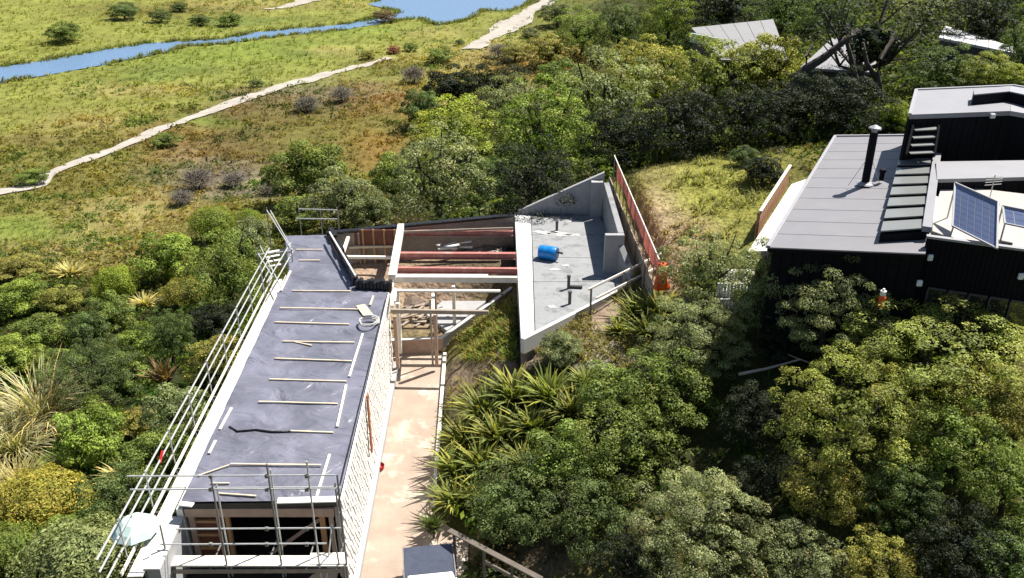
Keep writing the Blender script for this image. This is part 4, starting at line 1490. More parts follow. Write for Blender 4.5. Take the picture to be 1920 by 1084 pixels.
NP = 11
dAB = (hB - hA)
lenAB = dAB.length
for k in range(NP):
    g_ = 0.0012
    q = [on_roof(0, k / NP + g_), on_roof(1, k / NP + g_), on_roof(1, (k + 1) / NP - g_), on_roof(0, (k + 1) / NP - g_)]
    mb = MB()
    mb.slab([tuple(p) for p in q], 0.06)
    mb.build('roof_sheet', M['roof_metal'], hs)
mb = MB()
mb.slab([tuple(on_roof(s, t, -.064)) for s, t in ((0.01, .005), (.99, .005), (.99, .995), (0.01, .995))], 0.16)
mb.build('roof_deck', M['black_wall'], hs)
for (p, q) in ((on_roof(0, 0, .02), on_roof(0, 1, .02)), (on_roof(0, 1, .02), on_roof(1, 1, .02))):
    mb = MB()
    mb.beam(p, q, 0.14, 0.1)
    mb.build('roof_flashing', M['flash'], hs)
mb = MB()
mb.beam(on_roof(0, 0, -.06) + Vector((-.03, -.05, 0)), on_roof(1, 0, -.06) + Vector((0, -.05, 0)), 0.1, 0.12)
mb.build('gutter', M['black_wall'], hs)
# walls below, boarded
def board_wall(p, q, z0, ztop0, ztop1, n, th=0.12):
    d = (q - p)
    nn = Vector((d.y, -d.x, 0)).normalized()
    i1, i2 = nn * (-th - .004), nn * (-th - .08)
    bk = MB()
    bk.add([(p.x + i1.x, p.y + i1.y, z0), (q.x + i1.x, q.y + i1.y, z0), (q.x + i1.x, q.y + i1.y, ztop1), (p.x + i1.x, p.y + i1.y, ztop0), (p.x + i2.x, p.y + i2.y, z0), (q.x + i2.x, q.y + i2.y, z0), (q.x + i2.x, q.y + i2.y, ztop1), (p.x + i2.x, p.y + i2.y, ztop0)], [(0, 1, 2, 3), (7, 6, 5, 4), (0, 4, 5, 1), (1, 5, 6, 2), (2, 6, 7, 3), (3, 7, 4, 0)])
    bk.build('wall_lining', M['black_wall'], hs)
    for k in range(n):
        f0, f1 = k / n + 0.002, (k + 1) / n - 0.002
        a, b = p + d * f0, p + d * f1
        mb = MB()
        za, zb = lerp(ztop0, ztop1, f0), lerp(ztop0, ztop1, f1)
        off = 0.012 * (k % 2)
        o1, o2 = nn * off, nn * (-th)
        vs = [(a.x + o1.x, a.y + o1.y, z0), (b.x + o1.x, b.y + o1.y, z0), (b.x + o1.x, b.y + o1.y, zb), (a.x + o1.x, a.y + o1.y, za),
              (a.x + o2.x, a.y + o2.y, z0), (b.x + o2.x, b.y + o2.y, z0), (b.x + o2.x, b.y + o2.y, zb), (a.x + o2.x, a.y + o2.y, za)]
        mb.add(vs, [(0, 1, 2, 3), (7, 6, 5, 4), (0, 4, 5, 1), (1, 5, 6, 2), (2, 6, 7, 3), (3, 7, 4, 0)])
        mb.build('wall_board', M['black_wall'], hs)


ins = lambda s, t: on_roof(s, t)
pA, pD, pB, pC = on_roof(.03, .012), on_roof(.995, .012), on_roof(.03, .985), on_roof(.995, .985)
board_wall(pA, pD, GZ - 1.5, pA.z - .23, pD.z - .23, 14)
board_wall(pB, pA, GZ - 1.5, pB.z - .23, pA.z - .23, 30)
# flue
fb_ = on_roof(0.78, 0.55)
fl = MB()
fbase = W(1622, 344, 10.4)
ftop_h = at_y(1637, 244, fbase.y).z
fl.lathe([(0.16, 0), (0.16, ftop_h - fbase.z), ], fbase - Vector((0, 0, .1)), n=14)
flue = fl.build('flue', M['black_wall'], hs)
mb = MB()
mb.lathe([(0.12, 0), (0.12, .12), (.26, .14), (.24, .2), (.05, .3)], (fbase.x, fbase.y, ftop_h - .09), n=12)
mb.build('cowl', M['flash'], flue)
mb = MB()
mb.lathe([(0.36, 0), (0.3, .05), (.17, .1)], fbase + Vector((0, 0, -.02)), n=14)
mb.build('flashing', M['flash'], flue)
for (du, dv) in ((1590, 352), (1650, 350)):
    mb = MB()
    mb.tube([W(du, dv - 4, 10.35), (fbase.x, fbase.y, lerp(fbase.z, ftop_h, .55))], 0.012, 5)
    mb.build('stay', M['galv'], flue)
vp = W(1652, 338, 10.5)
mb = MB()
mb.lathe([(0.1, 0), (0.1, .35), (.14, .36), (.14, .48), (.05, .5)], vp, n=10)
mb.build('roof_vent', M['black_wall'], hs)
# skylight run: stepped glass units on a black upstand
s0, s1 = W(1650, 440, 10.75), W(1686, 298, 10.85)
e0, e1_ = W(1737, 434, 10.95), W(1757, 297, 11.05)
mb = MB()
mb.prism([(s0.x, s0.y, s0.z), (e0.x, e0.y, e0.z), (e1_.x, e1_.y, e1_.z), (s1.x, s1.y, s1.z)], 10.0, None)
sk = mb.build('skylight', M['black_wall'], hs)
NS = 7
for k in range(NS):
    f0, f1 = (k + 0.03) / NS, (k + 0.90) / NS
    a, b = lerp(s0, s1, f0), lerp(e0, e1_, f0)
    c, d = lerp(e0, e1_, f1), lerp(s0, s1, f1)
    up0, up1 = Vector((0, 0, 0.06)), Vector((0, 0, 0.13))
    b, c = lerp(a, b, .93), lerp(d, c, .93)
    mb = MB()
    mb.slab([tuple(a + up1), tuple(b + up1), tuple(c + up0), tuple(d + up0)], 0.05)
    pn = mb.build('pane', M['skyglass'], sk)
mb = MB()
mb.beam(lerp(e0, s0, .02) + Vector((0, -.05, .1)), lerp(e1_, s1, .02) + Vector((0, 0, .14)), 0.3, 0.2)
mb.build('skylight_kerb', M['roof_metal2'], hs)
# terrace roof right of the skylights with parapet wall
tz = 10.8
t0, t1 = W(1737, 444, tz + .25), W(1960, 474, tz + .25)
tA, tB = W(1742, 440, tz), W(1766, 345, tz)
tC, tD = W(1990, 372, tz), W(1980, 472, tz)
mb = MB()
mb.prism([tA[:2], tD[:2], tC[:2], tB[:2]], tz - .25, tz)
mb.build('terrace', M['deck_white'], hs)
mb = MB()
mb.beam(t0 + Vector((0, 0, .02)), t1 + Vector((0, 0, .02)), 0.2, 0.08)
mb.build('parapet_cap', M['flash'], hs)
board_wall(t0 + Vector((.02, -.02, 0)), t1 + Vector((0, -.02, 0)), GZ - 1.5, tz + .22, tz + .22, 22)
mb = MB()
a, b = W(1750, 352, tz), W(1740, 436, tz)
mb.beam(a + Vector((0, 0, .16)), b + Vector((0, 0, .16)), 0.16, 0.3)
mb.build('parapet_cap', M['slab_edge'], hs)
for (u0, v0, u1, v1, u2, v2, u3, v3) in ((1752, 358, 1795, 368, 1784, 436, 1750, 424), (1872, 420, 1906, 426, 1902, 446, 1872, 440)):
    mb = MB()
    mb.prism([W(u0, v0, tz + .3)[:2], W(u1, v1, tz + .3)[:2], W(u2, v2, tz + .3)[:2], W(u3, v3, tz + .3)[:2]], tz + .003, tz + .12)
    mb.build('roof_hatch', M['deck_white'], hs, bevel=0.02)
# mid roof strip and wall above the terrace
mz = 11.25
mA, mB_ = W(1757, 336, mz), W(1960, 331, mz)
mC, mD = W(1960, 300, mz + .1), W(1755, 303, mz + .1)
mb = MB()
mb.slab([tuple(mA), tuple(mB_), tuple(mC), tuple(mD)], 0.15)
mb.build('mid_roof', M['roof_metal2'], hs)
board_wall(mA + Vector((.03, .03, 0)), mB_ + Vector((0, .03, 0)), GZ, mz - .17, mz - .17, 14)
# upper storey
uz = 12.95
uA, uB = W(1706, 215, uz), W(1894, 208, uz)
uC, uD = W(1900, 161, uz), W(1718, 169, uz)
uE, uF = W(1990, 224, uz - .15), W(1990, 176, uz - .15)
mb = MB()
mb.slab([tuple(uA), tuple(uB), tuple(uC), tuple(uD)], 0.2)
mb.build('upper_roof', M['roof_metal2'], hs)
mb = MB()
mb.slab([tuple(uB + Vector((.01, 0, 0))), tuple(uE), tuple(uF), tuple(uC + Vector((.01, 0, 0)))], 0.2)
mb.build('upper_roof', M['flash'], hs)
for p, q in ((uA, uD), (uD, uC), (uC, uF)):
    mb = MB()
    mb.beam(p + Vector((0, 0, .02)), q + Vector((0, 0, .02)), 0.14, 0.08)
    mb.build('roof_flashing', M['flash'], hs)
board_wall(uA + Vector((.06, .06, 0)), uB + Vector((0, .06, 0)), GZ, uz - .21, uz - .21, 16)
board_wall(uB + Vector((.01, .06, 0)), uE + Vector((0, .06, 0)), GZ, uz - .21, uz - .36, 8)
board_wall(uD + Vector((.06, -.06, 0)), uA + Vector((.06, .06, 0)), GZ, uz - .21, uz - .21, 12)
# upper skylight box
q = [W(1826, 178, uz + .45), W(1892, 172, uz + .45), W(1960, 186, uz + .45), W(1960, 172, uz + .45), W(1894, 162, uz + .45), W(1826, 168, uz + .45)]
mb = MB()
mb.prism([p[:2] for p in (q[0], q[1], q[4], q[5])], uz + .003, uz + .42)
us = mb.build('upper_skylight', M['black_wall'], hs)
mb = MB()
mb.prism([p[:2] for p in (q[0], q[1], q[4], q[5])], uz + .425, uz + .47)
mb.build('skylight_cap', M['roof_metal2'], us)
mb = MB()
mb.prism([p[:2] for p in (q[1] + Vector((.01, 0, 0)), q[2], q[3], q[4] + Vector((.01, 0, 0)))], uz - .1, uz + .42)
mb.build('skylight_box', M['black_wall'], us)
mb = MB()
mb.prism([p[:2] for p in (q[1] + Vector((.01, 0, 0)), q[2], q[3], q[4] + Vector((.01, 0, 0)))], uz + .425, uz + .47)
mb.build('skylight_cap', M['flash'], us)
# glass louvres leaning on the upper storey wall over the end of the skylight run
du = (uB - uA).normalized()
lw_ = mb = None
for k in range(4):
    v = 243 + 14.5 * k
    mb = MB()
    yk = uA.y - 0.15 - 0.26 * k
    a, b = at_y(1714 - 3 * k, v, yk), at_y(1757 - 2 * k, v - 2, yk)
    mb.slab([(a.x, a.y - .12, a.z), (b.x, b.y - .12, b.z), (b.x, b.y + .14, b.z + .03), (a.x, a.y + .14, a.z + .03)], 0.04)
    mb.build('louvre', M['skyglass'], hs)
for f in (0, 1):
    mb = MB()
    a, b = at_y(1712 if f == 0 else 1760, 238, uA.y - .1), at_y(1699 if f == 0 else 1752, 292, uA.y - 1.0)
    mb.beam(a, b, 0.08, 0.3)
    mb.build('louvre_frame', M['black_wall'], hs)
# wall lights
for (u, v, p, q) in ((1860, 217, uA, uB),):
    pt = at_y(u, v, lerp(p, q, .8).y - .02)
    mb = MB()
    mb.box(pt.x - .1, pt.x + .1, pt.y - .12, pt.y, pt.z - .1, pt.z + .1)
    mb.build('wall_light', M['lampglass'], hs, bevel=0.02)
for (u, v, f) in ((1743, 482, .03), (1723, 530, 0.0), (1913, 517, .8)):
    y = lerp(t0, t1, f).y - .16
    if u == 1723: y = pD.y - .16
    pt = at_y(u, v, y)
    mb = MB()
    mb.box(pt.x - .09, pt.x + .09, pt.y - .1, pt.y, pt.z - .11, pt.z + .11)
    mb.build('wall_light', M['lampglass'], hs, bevel=0.02)
# big dark windows under the terrace wall
for k in range(5):
    f0, f1 = 0.1 + .18 * k, 0.1 + .18 * k + .16
    a, b = lerp(t0, t1, f0), lerp(t0, t1, f1)
    mb = MB()
    for zz in ((7.3, 9.2),):
        mb.prism([(a.x, a.y - .04), (b.x, b.y - .04), (b.x, b.y - .09), (a.x, a.y - .09)], *zz)
    wo = mb.build('window', M['winglass'], hs)
    mb = MB()
    mb.beam((a.x, a.y - .1, 9.24), (b.x, b.y - .1, 9.24), .06, .07)
    mb.beam((a.x, a.y - .1, 7.3), (a.x, a.y - .1, 9.2), .06, .06)
    mb.build('frame', M['pipe'], wo)

# solar panels on tilted racks
def solar(name, TLq, TRq, BRq, BLq, label, nu, nv, zt, zb):
    TL, TR, BL_ = W(*TLq, zt), W(*TRq, zt), W(*BLq, zb)
    BR_ = BL_ + (TR - TL)
    r = thing(name, (BL_.x, BL_.y, tz), label, 'solar panel', 'solar panels on the terrace roof')
    nrm = (TR - TL).cross(BL_ - TL).normalized()
    if nrm.z < 0: nrm = -nrm
    mb = MB()
    pts = [TL, TR, BR_, BL_]
    mb.add([tuple(p) for p in pts] + [tuple(p - nrm * .05) for p in pts], [(3, 2, 1, 0), (4, 5, 6, 7), (0, 1, 5, 4), (1, 2, 6, 5), (2, 3, 7, 6), (3, 0, 4, 7)])
    mb.build('backing', M['flash'], r)
    P = lambda s, t: lerp(lerp(TL, TR, s), lerp(BL_, BR_, s), t) + nrm * .006
    for i in range(nu):
        for j in range(nv):
            a, b, c, d = P((i + .06) / nu, (j + .03) / nv), P((i + .94) / nu, (j + .03) / nv), P((i + .94) / nu, (j + .97) / nv), P((i + .06) / nu, (j + .97) / nv)
            mb = MB()
            mb.add([tuple(p) for p in (a, b, c, d)] + [tuple(p - nrm * .005) for p in (a, b, c, d)], [(3, 2, 1, 0), (4, 5, 6, 7), (0, 1, 5, 4), (1, 2, 6, 5), (2, 3, 7, 6), (3, 0, 4, 7)])
            mb.build('cell', M['solar'], r)
    for (p, q) in ((TL, TR), (TR, BR_), (BR_, BL_), (BL_, TL)):
        mb = MB()
        mb.beam(p + nrm * .01, q + nrm * .01, 0.06, 0.05)
        mb.build('frame', M['flash'], r)
    for p in (TL, TR, BL_):
        mb = MB()
        mb.tube([p - nrm * .06, (p.x, p.y, tz + .02)], 0.03, 6)
        mb.build('leg', M['galv'], r)


solar('solar_panel', (1791, 343), (1872, 379), (1876, 461), (1786, 424), 'large tilted blue solar panel nearest the skylights on the terrace roof', 6, 8, 12.25, 11.25)
solar('solar_panel', (1880, 386), (1960, 402), (1950, 440), (1884, 419), 'smaller solar panel at the photo edge beyond the large tilted one', 4, 3, 12.0, 11.6)
mb = MB()
p = W(1858, 362, 11.6)
mb.tube([(p.x, p.y, tz), (p.x, p.y, 12.3)], .02, 5)
for k in range(4):
    mb.tube([(p.x - .3, p.y, 11.9 + .1 * k), (p.x + .3, p.y, 11.95 + .1 * k)], .012, 4)
o = mb.build('roof_antenna', M['galv'])
tag(o, 'small wire antenna standing behind the large solar panel', 'antenna')

# white paved strip and timber fence between lawn and house
mb = MB()
P4 = [W(1402, 472, 7.2), W(1442, 470, 7.2), W(1512, 335, 7.25), W(1484, 345, 7.25)]
for k in range(7):
    a, b, c, d = (lerp(P4[0], P4[3], k / 7), lerp(P4[1], P4[2], k / 7), lerp(P4[1], P4[2], (k + .97) / 7), lerp(P4[0], P4[3], (k + .97) / 7))
    mb = MB()
    mb.slab([tuple(a), tuple(b), tuple(c), tuple(d)], 0.5)
    o = mb.build('paving', M['path_white'])
    o['kind'] = 'structure'
lf = thing('board_fence', W(1450, 390, 6.6), 'brown board fence with a pale top rail between the lawn and the dark house', 'fence')
fa2, fb2 = W(1426, 396, 7.9), W(1482, 310, 7.9)
NB = 26
for k in range(NB):
    p, q = lerp(fa2, fb2, k / NB), lerp(fa2, fb2, (k + .93) / NB)
    mb = MB()
    mb.beam(Vector((p.x, p.y, 7.1)), Vector((q.x, q.y, 7.1)), 0.025 + .012 * (k % 2), 1.5 + .04 * random.random())
    mb.build('board', M['fence_wood'], lf)
mb = MB()
mb.beam(fa2, fb2, 0.14, 0.06)
mb.build('top_rail', M['timber_w'], lf)
for k in range(4):
    p = lerp(fa2, fb2, k / 3)
    mb = MB()
    mb.box(p.x - .12, p.x - .03, p.y - .05, p.y + .05, 5.8, 7.86)
    mb.build('post', M['fence_wood'], lf)
# white slatted screen and pale steps below
ws = thing('slat_screen', W(1385, 575, 6.0), 'white upright slat screen half hidden in bushes in front of the dark house', 'screen')
for k in range(13):
    u = 1345 + 6.2 * k
    a = W(u, 560, 6.4)
    mb = MB()
    mb.box(a.x - .045, a.x + .045, a.y - .02, a.y + .02, 5.0, 7.1)
    mb.build('slat', M['white_paint'], ws)
mb = MB()
mb.beam(W(1345, 562, 6.5), W(1420, 562, 6.5), .06, .08)
mb.build('rail', M['white_paint'], ws)
mb = MB()
P5 = [W(1352, 545, 6.6), W(1412, 545, 6.6), W(1415, 505, 6.6), W(1365, 505, 6.6)]
mb.slab([tuple(p) for p in P5], 1.0)
tag(mb.build('landing', M['path_white']), 'white concrete landing behind the slat screen among the bushes', 'landing')
# orange and white bin by the house wall
p = W(1655, 560, 6.8)
bn = thing('gas_bottle', (p.x, p.y, 6.6), 'orange and white gas bottle against the black house wall', 'gas bottle')
pt = at_y(1655, 555, pD.y - .6)
mb = MB()
mb.lathe([(.1, 0), (.12, .04), (.12, .38), (.07, .46)], (pt.x, pt.y, pt.z - .42), n=12)
mb.build('body', M['orange'], bn)
mb = MB()
mb.lathe([(.1, 0), (.1, .16), (.04, .18), (.04, .24)], (pt.x, pt.y, pt.z + .03), n=10)
mb.build('collar', M['white_paint'], bn)
# pale round boulder on the lawn
p = W(1418, 333, 6.6)
mb = MB()
mb.lathe([(.2, -.2), (.28, 0), (.29, .08), (.22, .18), (.07, .24)], (p.x, p.y, 6.6), n=12)
tag(mb.build('garden_stone', M['stone'], smooth=True), 'pale round stone in tree shade on the lawn by the board fence', 'stone')

# ------------------------------------------------------------------ far houses in the trees
def far_house(name, quad, z, wallh, m, label, ridge=0.0):
    P = [W(u, v, z) for u, v in quad]
    c = sum(P, Vector((0, 0, 0))) / 4
    r = thing(name, (c.x, c.y, z - wallh), label, 'house')
    if ridge:
        a, b = lerp(P[0], P[3], .5) + Vector((0, 0, ridge)), lerp(P[1], P[2], .5) + Vector((0, 0, ridge))
        mb = MB()
        mb.slab([tuple(P[0]), tuple(P[1]), tuple(b), tuple(a)], .15)
        mb.build('roof', m, r)
        mb = MB()
        mb.slab([tuple(a + Vector((0, .02, 0))), tuple(b + Vector((0, .02, 0))), tuple(P[2]), tuple(P[3])], .15)
        mb.build('roof', m, r)
    else:
        n = 6
        for k in range(n):
            mb = MB()
            a, b, c_, d = lerp(P[0], P[1], k / n + .003), lerp(P[0], P[1], (k + 1) / n - .003), lerp(P[3], P[2], (k + 1) / n - .003), lerp(P[3], P[2], k / n + .003)
            mb.slab([tuple(a), tuple(b), tuple(c_), tuple(d)], .2)
            mb.build('roof_sheet', m, r)
    cc = sum(P, Vector((0, 0, 0))) / 4
    Q = [lerp(p, cc, .05) for p in P]
    mb = MB()
    mb.prism([q[:2] for q in Q], z - wallh - 1.5, z - .22)
    mb.build('wall', M['far_wall'], r)
    return r


far_house('far_house', ((1352, 112), (1478, 112), (1450, 36), (1296, 52)), 7.0, 3, M['far_roof'], 'grey flat-roofed house among the trees beyond the lawn')
far_house('far_house', ((1500, 126), (1640, 136), (1650, 66), (1560, 72)), 8.0, 3, M['far_roof'], 'grey-roofed house behind the trunk of the big dark tree')
far_house('far_house', ((1760, 70), (1905, 100), (1900, 88), (1772, 48)), 9.5, 3, M['far_roof2'], 'white-roofed house at the top right among dark trees')
mb = MB()
mb.beam(W(1296, 70, 7.6), W(1345, 80, 7.6), .3, .8)
tag(mb.build('glass_balustrade', mat('pale_glass', (0.45, 0.52, 0.5), .15, .05, 1.0)), 'pale glass balustrade at the end of the grey flat-roofed far house', 'balustrade')
# ------------------------------------------------------------------ plants: shared crown meshes
def unit(v): return v / (np.linalg.norm(v, axis=-1, keepdims=True) + 1e-9)


def leaf_quads(C, N, size, r, aspect=0.55):
    """rhombus leaves: centres C, normals N, size array"""
    n = len(C)
    a = unit(np.cross(N, unit(r.normal(size=(n, 3)))))
    b = np.cross(N, a)
    s = size[:, None]
    bend = N * s * 0.18
    V = np.stack([C - a * s, C - b * s * aspect + bend, C + a * s, C + b * s * aspect + bend], 1)
    return V.reshape(-1, 3), np.arange(n * 4).reshape(n, 4)


def finish(name, V, F, tone, m):
    me = np_mesh(name, V, F, m)
    set_col(me, 'tone', tone)
    return me


def crown_mesh(name, seed, lobes=34, per=230, leaf=0.05, lobe_r=(0.22, 0.40), spread=0.74, flat=0.0, core=0.52, low=-0.45, tonevar=0.35, warm=0.12):
    """clumped dome of leaf-sized faces; xy radius 1, z -1..1"""
    r = np.random.default_rng(seed)
    Vs, Fs, Ts = [], [], []
    nv = 0
    ph = (1 + 5 ** 0.5) / 2
    cs = []
    for i in range(lobes):
        z = 1 - (i + 0.5) / lobes * (1 - low)
        a = 2 * math.pi * i / ph + r.normal() * 0.25
        q = math.sqrt(max(0.02, 1 - z * z))
        rad = spread * r.uniform(0.66, 1.14)
        cs.append((q * math.cos(a) * rad, q * math.sin(a) * rad, (z * (1 - flat)) * rad * r.uniform(.85, 1.12)))
    for c in cs:
        c = np.array(c)
        lr = r.uniform(*lobe_r)
        k = int(per * (lr / 0.3) ** 2)
        d = unit(r.normal(size=(k, 3)))
        out = unit(c[None] + np.array([[0, 0, .35]]))
        d = unit(d + out * 0.45)
        d = np.where(d[:, 2:3] < -.25, d * np.array([[1, 1, -.6]]), d)
        P = c + d * (lr * r.uniform(0.72, 1.05, (k, 1))) * np.array([[1.12, 1.12, .85]])
        N = unit(d * 1.0 + r.normal(size=(k, 3)) * 0.42 + np.array([[0, 0, .25]]))
        sz = leaf * r.uniform(0.6, 1.35, k)
        V, F = leaf_quads(P, N, sz, r)
        lt = 1 + tonevar * r.uniform(-1, 1)
        wv = warm * max(0, r.normal() * 0.6)
        t = np.ones((k, 3)) * lt * r.uniform(0.45, 1.55, (k, 1))
        t[:, 0] *= 1 + wv + 0.18 * r.random(k)
        t[:, 2] *= 1 - 0.4 * wv + 0.25 * r.random(k)
        Vs.append(V)
        Fs.append(F + nv)
        Ts.append(np.repeat(t, 4, 0))
        nv += len(V)
    # sparse inner leaves against see-through, toned darker as shade inside the crown
    k = 500
    d = unit(r.normal(size=(k, 3)))
    P = d * core * r.uniform(.3, 1.0, (k, 1))
    V, F = leaf_quads(P, unit(d + r.normal(size=(k, 3)) * .4), np.full(k, leaf * 2.2), r, 0.8)
    Vs.append(V)
    Fs.append(F + nv)
    Ts.append(np.full((len(V), 3), 0.7))
    return finish(name, np.concatenate(Vs), np.concatenate(Fs), np.concatenate(Ts), M['leaf'])


def fine_mesh(name, seed, n=9000, leaf=0.03, low=-0.5, lump=0.28):
    """dense small-leaved dome"""
    r = np.random.default_rng(seed)
    d = unit(r.normal(size=(n, 3)))
    d = d[d[:, 2] > low]
    k = len(d)
    ph = r.uniform(0, 6.28, 6)
    lumpy = sum(np.sin(d[:, 0] * (3 + i) + ph[i]) * np.cos(d[:, 1] * (3.5 + i) + ph[(i + 1) % 6] + d[:, 2] * 3) for i in range(6)) / 6
    rad = (0.86 + lump * 1.6 * lumpy) * (1 - np.abs(r.normal(size=k)) * 0.10)
    P = d * rad[:, None]
    N = unit(d + r.normal(size=(k, 3)) * .55)
    V, F = leaf_quads(P, N, leaf * r.uniform(.6, 1.5, k), r, 0.45)
    t = np.ones((k, 3)) * (1 + 0.5 * lumpy[:, None]) * r.uniform(.6, 1.4, (k, 1))
    t[:, 0] *= 1 + .3 * r.random(k)
    kk = 400
    dd = unit(r.normal(size=(kk, 3)))
    V2, F2 = leaf_quads(dd * .55, dd, np.full(kk, .12), r, .8)
    return finish(name, np.concatenate([V, V2]), np.concatenate([F, F2 + len(V)]), np.concatenate([np.repeat(t, 4, 0), np.full((len(V2), 3), .7)]), M['leaf'])  # inner leaves toned darker, as shade inside the dome


def blades_mesh(name, seed, n=90, length=1.5, width=0.055, droop=0.8, upright=0.6, tone_y=0.3, m='leaf', low=0.0):
    """sword leaves fanning from the base; base at z=-1, spread about 1"""
    r = np.random.default_rng(seed)
    Vs, Fs, Ts = [], [], []
    seg = 4
    nv = 0
    for i in range(n):
        a = r.uniform(0, 2 * math.pi)
        el = r.uniform(0.35, 1.45) * upright + 0.35
        el = min(el, 1.5)
        L = length * r.uniform(.6, 1.1)
        h = np.array([math.cos(a), math.sin(a), 0])
        s = np.array([-h[1], h[0], 0])
        p = np.array([r.normal() * .1, r.normal() * .1, -1.0])
        w = width * r.uniform(.7, 1.3)
        pts = []
        e = el
        for j in range(seg + 1):
            f = j / seg
            pts.append((p.copy(), w * (1 - f ** 2 * .95) * (0.75 + .5 * math.sin(f * 2.6))))
            p = p + (h * math.cos(e) + np.array([0, 0, 1]) * math.sin(e)) * L / seg
            e -= droop * r.uniform(.2, .75) * (f + .25)
        for (q, ww) in pts:
            Vs += [q - s * ww, q + s * ww]
        for j in range(seg):
            Fs.append((nv + 2 * j, nv + 2 * j + 1, nv + 2 * j + 3, nv + 2 * j + 2))
        t = r.uniform(.6, 1.4) * np.ones(3)
        if r.random() < tone_y: t = t * np.array([1.8, 1.45, 1.1])
        Ts += [t * (0.8 + 0.3 * (k // 2) / seg) for k in range(2 * seg + 2)]
        nv += 2 * (seg + 1)
    return finish(name, np.array(Vs), np.array(Fs), np.array(Ts), M[m])


def twig_mesh(name, seed, n=900):
    r = np.random.default_rng(seed)
    Vs, Fs, Ts = [], [], []
    nv = 0
    for i in range(n):
        d = unit(r.normal(size=3) + np.array([0, 0, .5]))
        st = d * r.uniform(.1, .6)
        L = r.uniform(.25, .6)
        e = st + unit(d + r.normal(size=3) * .5) * L
        s = unit(np.cross(d, r.normal(size=3))) * .012
        Vs += [st - s, st + s, e + s * .4, e - s * .4]
        Fs.append((nv, nv + 1, nv + 2, nv + 3))
        nv += 4
        Ts += [np.ones(3) * r.uniform(.6, 1.4)] * 4
    k = 900
    d = unit(r.normal(size=(k, 3)) + np.array([[0, 0, .3]]))
    V2, F2 = leaf_quads(d * r.uniform(.5, 1, (k, 1)), unit(d + r.normal(size=(k, 3))), r.uniform(.02, .05, k), r)
    return finish(name, np.concatenate([np.array(Vs), V2]), np.concatenate([np.array(Fs), F2 + nv]), np.concatenate([np.array(Ts), np.repeat(np.ones((k, 3)) * r.uniform(.5, 1.3, (k, 1)), 4, 0)]), M['twig'])


def trunk_mesh(name, seed, limbs=6, r0=0.07, lean=0.15, m='bark', reach=0.6):
    r = random.Random(seed)
    mb = MB()
    top = Vector((r.uniform(-lean, lean), r.uniform(-lean, lean), -0.15))
    mb.tube([(0, 0, -1.25), (top.x * .3, top.y * .5, -.75), top], r0, 7, r0 * .7)
    for i in range(limbs):
        a = 2 * math.pi * i / limbs + r.uniform(-.4, .4)
        s = Vector((top.x * .6, top.y * .6, -.5 + r.uniform(-.1, .35)))
        q = reach * r.uniform(.75, 1.1)
        mid = s + Vector((math.cos(a) * q * .5, math.sin(a) * q * .5, r.uniform(.1, .35)))
        e = s + Vector((math.cos(a) * q, math.sin(a) * q, r.uniform(.35, 1.0)))
        mb.tube([s, mid, e], r0 * .55, 5, r0 * .15)
        for kk in range(2):
            e2 = mid + Vector((r.uniform(-.35, .35), r.uniform(-.35, .35), r.uniform(.3, .65)))
            mb.tube([mid, e2], r0 * .3, 4, r0 * .08)
    me = bpy.data.meshes.new(name)
    me.from_pydata([tuple(v) for v in mb.v], [], mb.f)
    me.materials.append(M[m])
    return me


CR = {
    'clump': [crown_mesh('crown_clumped', 10 + i, lobes=36, per=300, leaf=0.038, lobe_r=(.17, .30), spread=.82, low=-.8) for i in range(4)],
    'big': [crown_mesh('crown_large', 30 + i, lobes=72, per=420, leaf=0.023, lobe_r=(.10, .22), spread=.88, low=-.75, core=.6) for i in range(3)],
    'huge': [crown_mesh('crown_huge', 40 + i, lobes=130, per=1050, leaf=0.016, lobe_r=(.075, .165), spread=.90, low=-.7, core=.62) for i in range(3)],
    'open': [crown_mesh('crown_open', 50 + i, lobes=60, per=110, leaf=0.022, lobe_r=(.12, .22), spread=.86, low=-.15, core=.3) for i in range(2)],
    'fine': [fine_mesh('crown_fine', 70 + i) for i in range(3)],
    'flax': [blades_mesh('flax_leaves', 90 + i, 110, 1.55, .05, .7, .75) for i in range(3)],
    'grass': [blades_mesh('drooping_leaves', 110 + i, 420, 1.7, .014, 1.1, .7, .15) for i in range(2)],
    'palm': [blades_mesh('rosette_leaves', 130 + i, 90, 1.2, .045, .6, .9, .3) for i in range(2)],
    'twig': [twig_mesh('twiggy_crown', 150 + i) for i in range(2)],
}
TR = [trunk_mesh('trunk', 5 + i) for i in range(4)]
TRB = [trunk_mesh('trunk', 25 + i, 9, .055, .3, 'bark', .7) for i in range(2)]
PLANTS = []


def place(u, v, wpx, hr, frac=0.5):
    """where a crown of wpx photo pixels centred at u, v stands on the ground"""
    dx, dy, dz = ray(u, v)
    t = np.concatenate([np.arange(12, 120, 0.25), np.arange(120, 420, 1.0)])
    x, y, z = dx * t, dy * t, CAMZ + dz * t
    w = wpx / FPX * t
    h = H(x, y)
    ok = z <= h + w * hr * frac
    i = int(np.argmax(ok)) if ok.any() else len(t) - 1
    return x[i], y[i], h[i], w[i]


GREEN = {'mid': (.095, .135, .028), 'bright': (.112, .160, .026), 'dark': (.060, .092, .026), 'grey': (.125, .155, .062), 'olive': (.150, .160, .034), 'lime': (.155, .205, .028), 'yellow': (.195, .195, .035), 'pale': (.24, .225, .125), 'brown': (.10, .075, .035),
         'deep': (.030, .045, .020), 'twig': (.115, .10, .085), 'flax': (.105, .125, .032), 'straw': (.22, .20, .08), 'red': (.16, .07, .04), 'ygreen': (.145, .182, .036)}  # deep: dark leaf green with the shade of gaps put into it
NAMES = {'clump': 'shrub', 'big': 'tree', 'open': 'tree', 'fine': 'shrub', 'flax': 'flax_plant', 'grass': 'tussock', 'palm': 'cabbage_tree', 'twig': 'bare_shrub'}
_cnt = {}


